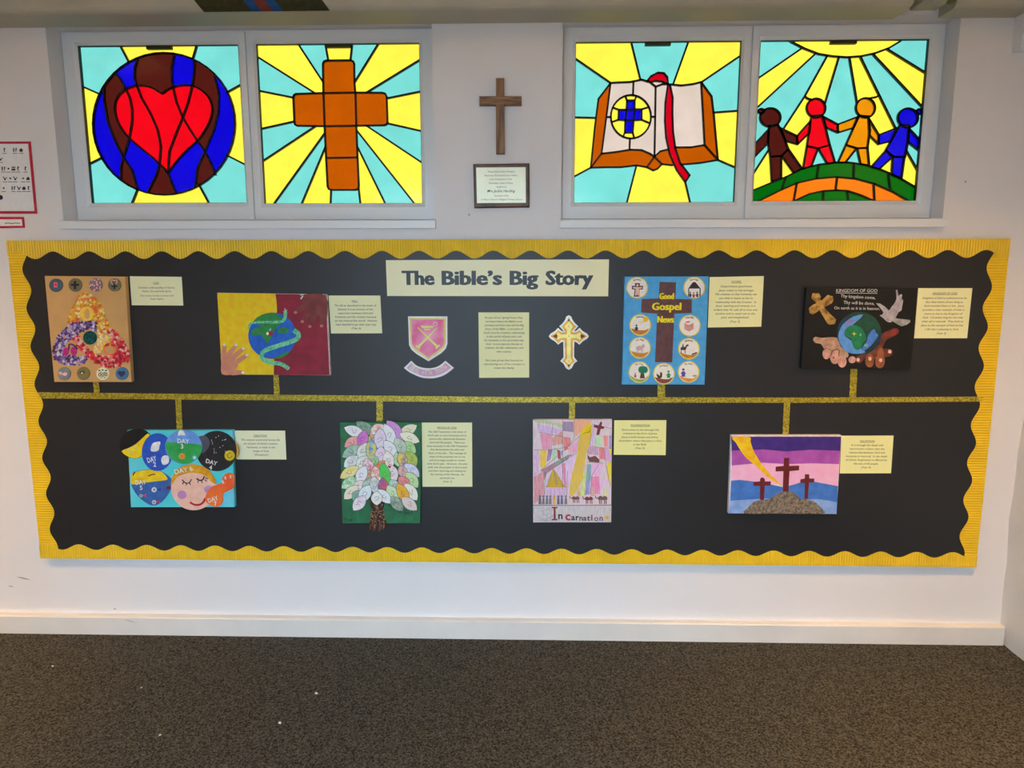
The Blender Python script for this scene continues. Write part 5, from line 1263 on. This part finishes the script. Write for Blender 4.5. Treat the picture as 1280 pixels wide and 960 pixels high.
# --- three crosses painting
xx = Crop(900, 530, 5.565)
fc = [xx(p) for p in [(79, 79), (846, 79), (811, 626), (58, 622)]]
r, a = canvas(fc, 'painting of three dark crosses on a grey hill under a purple sky', mat((222, 214, 222), k=1.2), xx)
bands = [('violet_sky', [(78, 88), (842, 88), (837, 188), (640, 180), (460, 192), (300, 178), (82, 186)], (64, 40, 126), (54, 32, 112)),
         ('magenta_sky', [(82, 185), (300, 177), (460, 191), (640, 179), (837, 187), (829, 280), (640, 275), (460, 280), (300, 270), (82, 290)], (166, 84, 172), (150, 70, 160)),
         ('pink_sky', [(82, 289), (300, 269), (460, 279), (640, 274), (829, 279), (820, 432), (660, 400), (500, 425), (300, 410), (78, 395)], (230, 176, 206), (222, 160, 196)),
         ('blue_hills', [(78, 394), (140, 388), (300, 408), (440, 440), (500, 425), (580, 400), (660, 402), (820, 432), (816, 545), (700, 525), (300, 520), (70, 535)], (66, 118, 196), (52, 100, 178)),
         ('pale_haze', [(70, 534), (300, 519), (700, 524), (815, 544), (810, 624), (60, 621)], (138, 168, 218), (110, 146, 206))]
for nm, pts, c, c2_ in bands: a.poly(nm, pts, 1, paint(c, c2_, scale=28))
a.poly('yellow_beam', smooth([(84, 90), (208, 90), (212, 120), (240, 200), (300, 290), (360, 360), (436, 430), (400, 412), (320, 360), (250, 290), (180, 235), (140, 180), (110, 130)], 2), 2, paint((244, 196, 20), (220, 160, 16), scale=40))
a.poly('grey_hill', smooth([(170, 622), (200, 580), (240, 540), (290, 530), (350, 520), (390, 490), (440, 472), (500, 472), (540, 500), (560, 520), (620, 528), (670, 550), (700, 580), (725, 622), (560, 623), (360, 623)], 3), 3, mat((140, 128, 112), c2=(82, 72, 62), scale=110, k=1.2, bump=0.5, bscale=180), th=0.004)
MB_ = paint((104, 30, 32), (88, 22, 26))
a.poly('tall_cross', [(447, 236), (482, 236), (482, 292), (551, 290), (550, 322), (484, 328), (476, 470), (438, 470), (442, 328), (388, 330), (388, 298), (443, 292)], 4, MB_, th=0.0025)
a.poly('small_cross', [(280, 385), (286, 374), (302, 373), (312, 385), (313, 400), (354, 400), (352, 428), (312, 428), (306, 528), (278, 528), (280, 430), (235, 430), (235, 404), (279, 400)], 4, MB_, th=0.0025)
a.poly('small_cross', [(592, 350), (620, 350), (622, 380), (656, 380), (655, 406), (620, 406), (610, 522), (590, 522), (592, 410), (560, 410), (560, 386), (591, 380)], 4, MB_, th=0.0025)

# ------------------------------------------------------------------ scuff marks on the painted wall and skirting
wb = bpy.data.objects['wall_back']; sk = bpy.data.objects['baseboard_back']
SC = mat((186, 174, 160), k=1.0)
for pts, d, par in (([(20, 721), (27, 721.5), (33, 723), (39, 725), (33, 724.5), (27, 723.2)], 0.0004, wb), ([(11, 732), (17, 733), (16, 734), (11, 733)], 0.0004, wb), ([(155, 774.5), (163, 776), (171, 778.5), (163, 777)], 0.0304, sk), ([(142, 760.5), (145, 760.5), (145, 762), (142, 762)], 0.0004, wb), ([(585.5, 267), (587.5, 267), (587.5, 270), (585.5, 270)], 0.0004, wb), ([(1206, 226), (1208, 226), (1208, 228.5), (1206, 228.5)], 0.0004, wb)):
    mb = MB(); q = [P(*p, d) for p in pts]; mb.prism([(v.x, v.z) for v in q], -d, -d + 0.0003); mb.build('scuff_mark', SC, par)
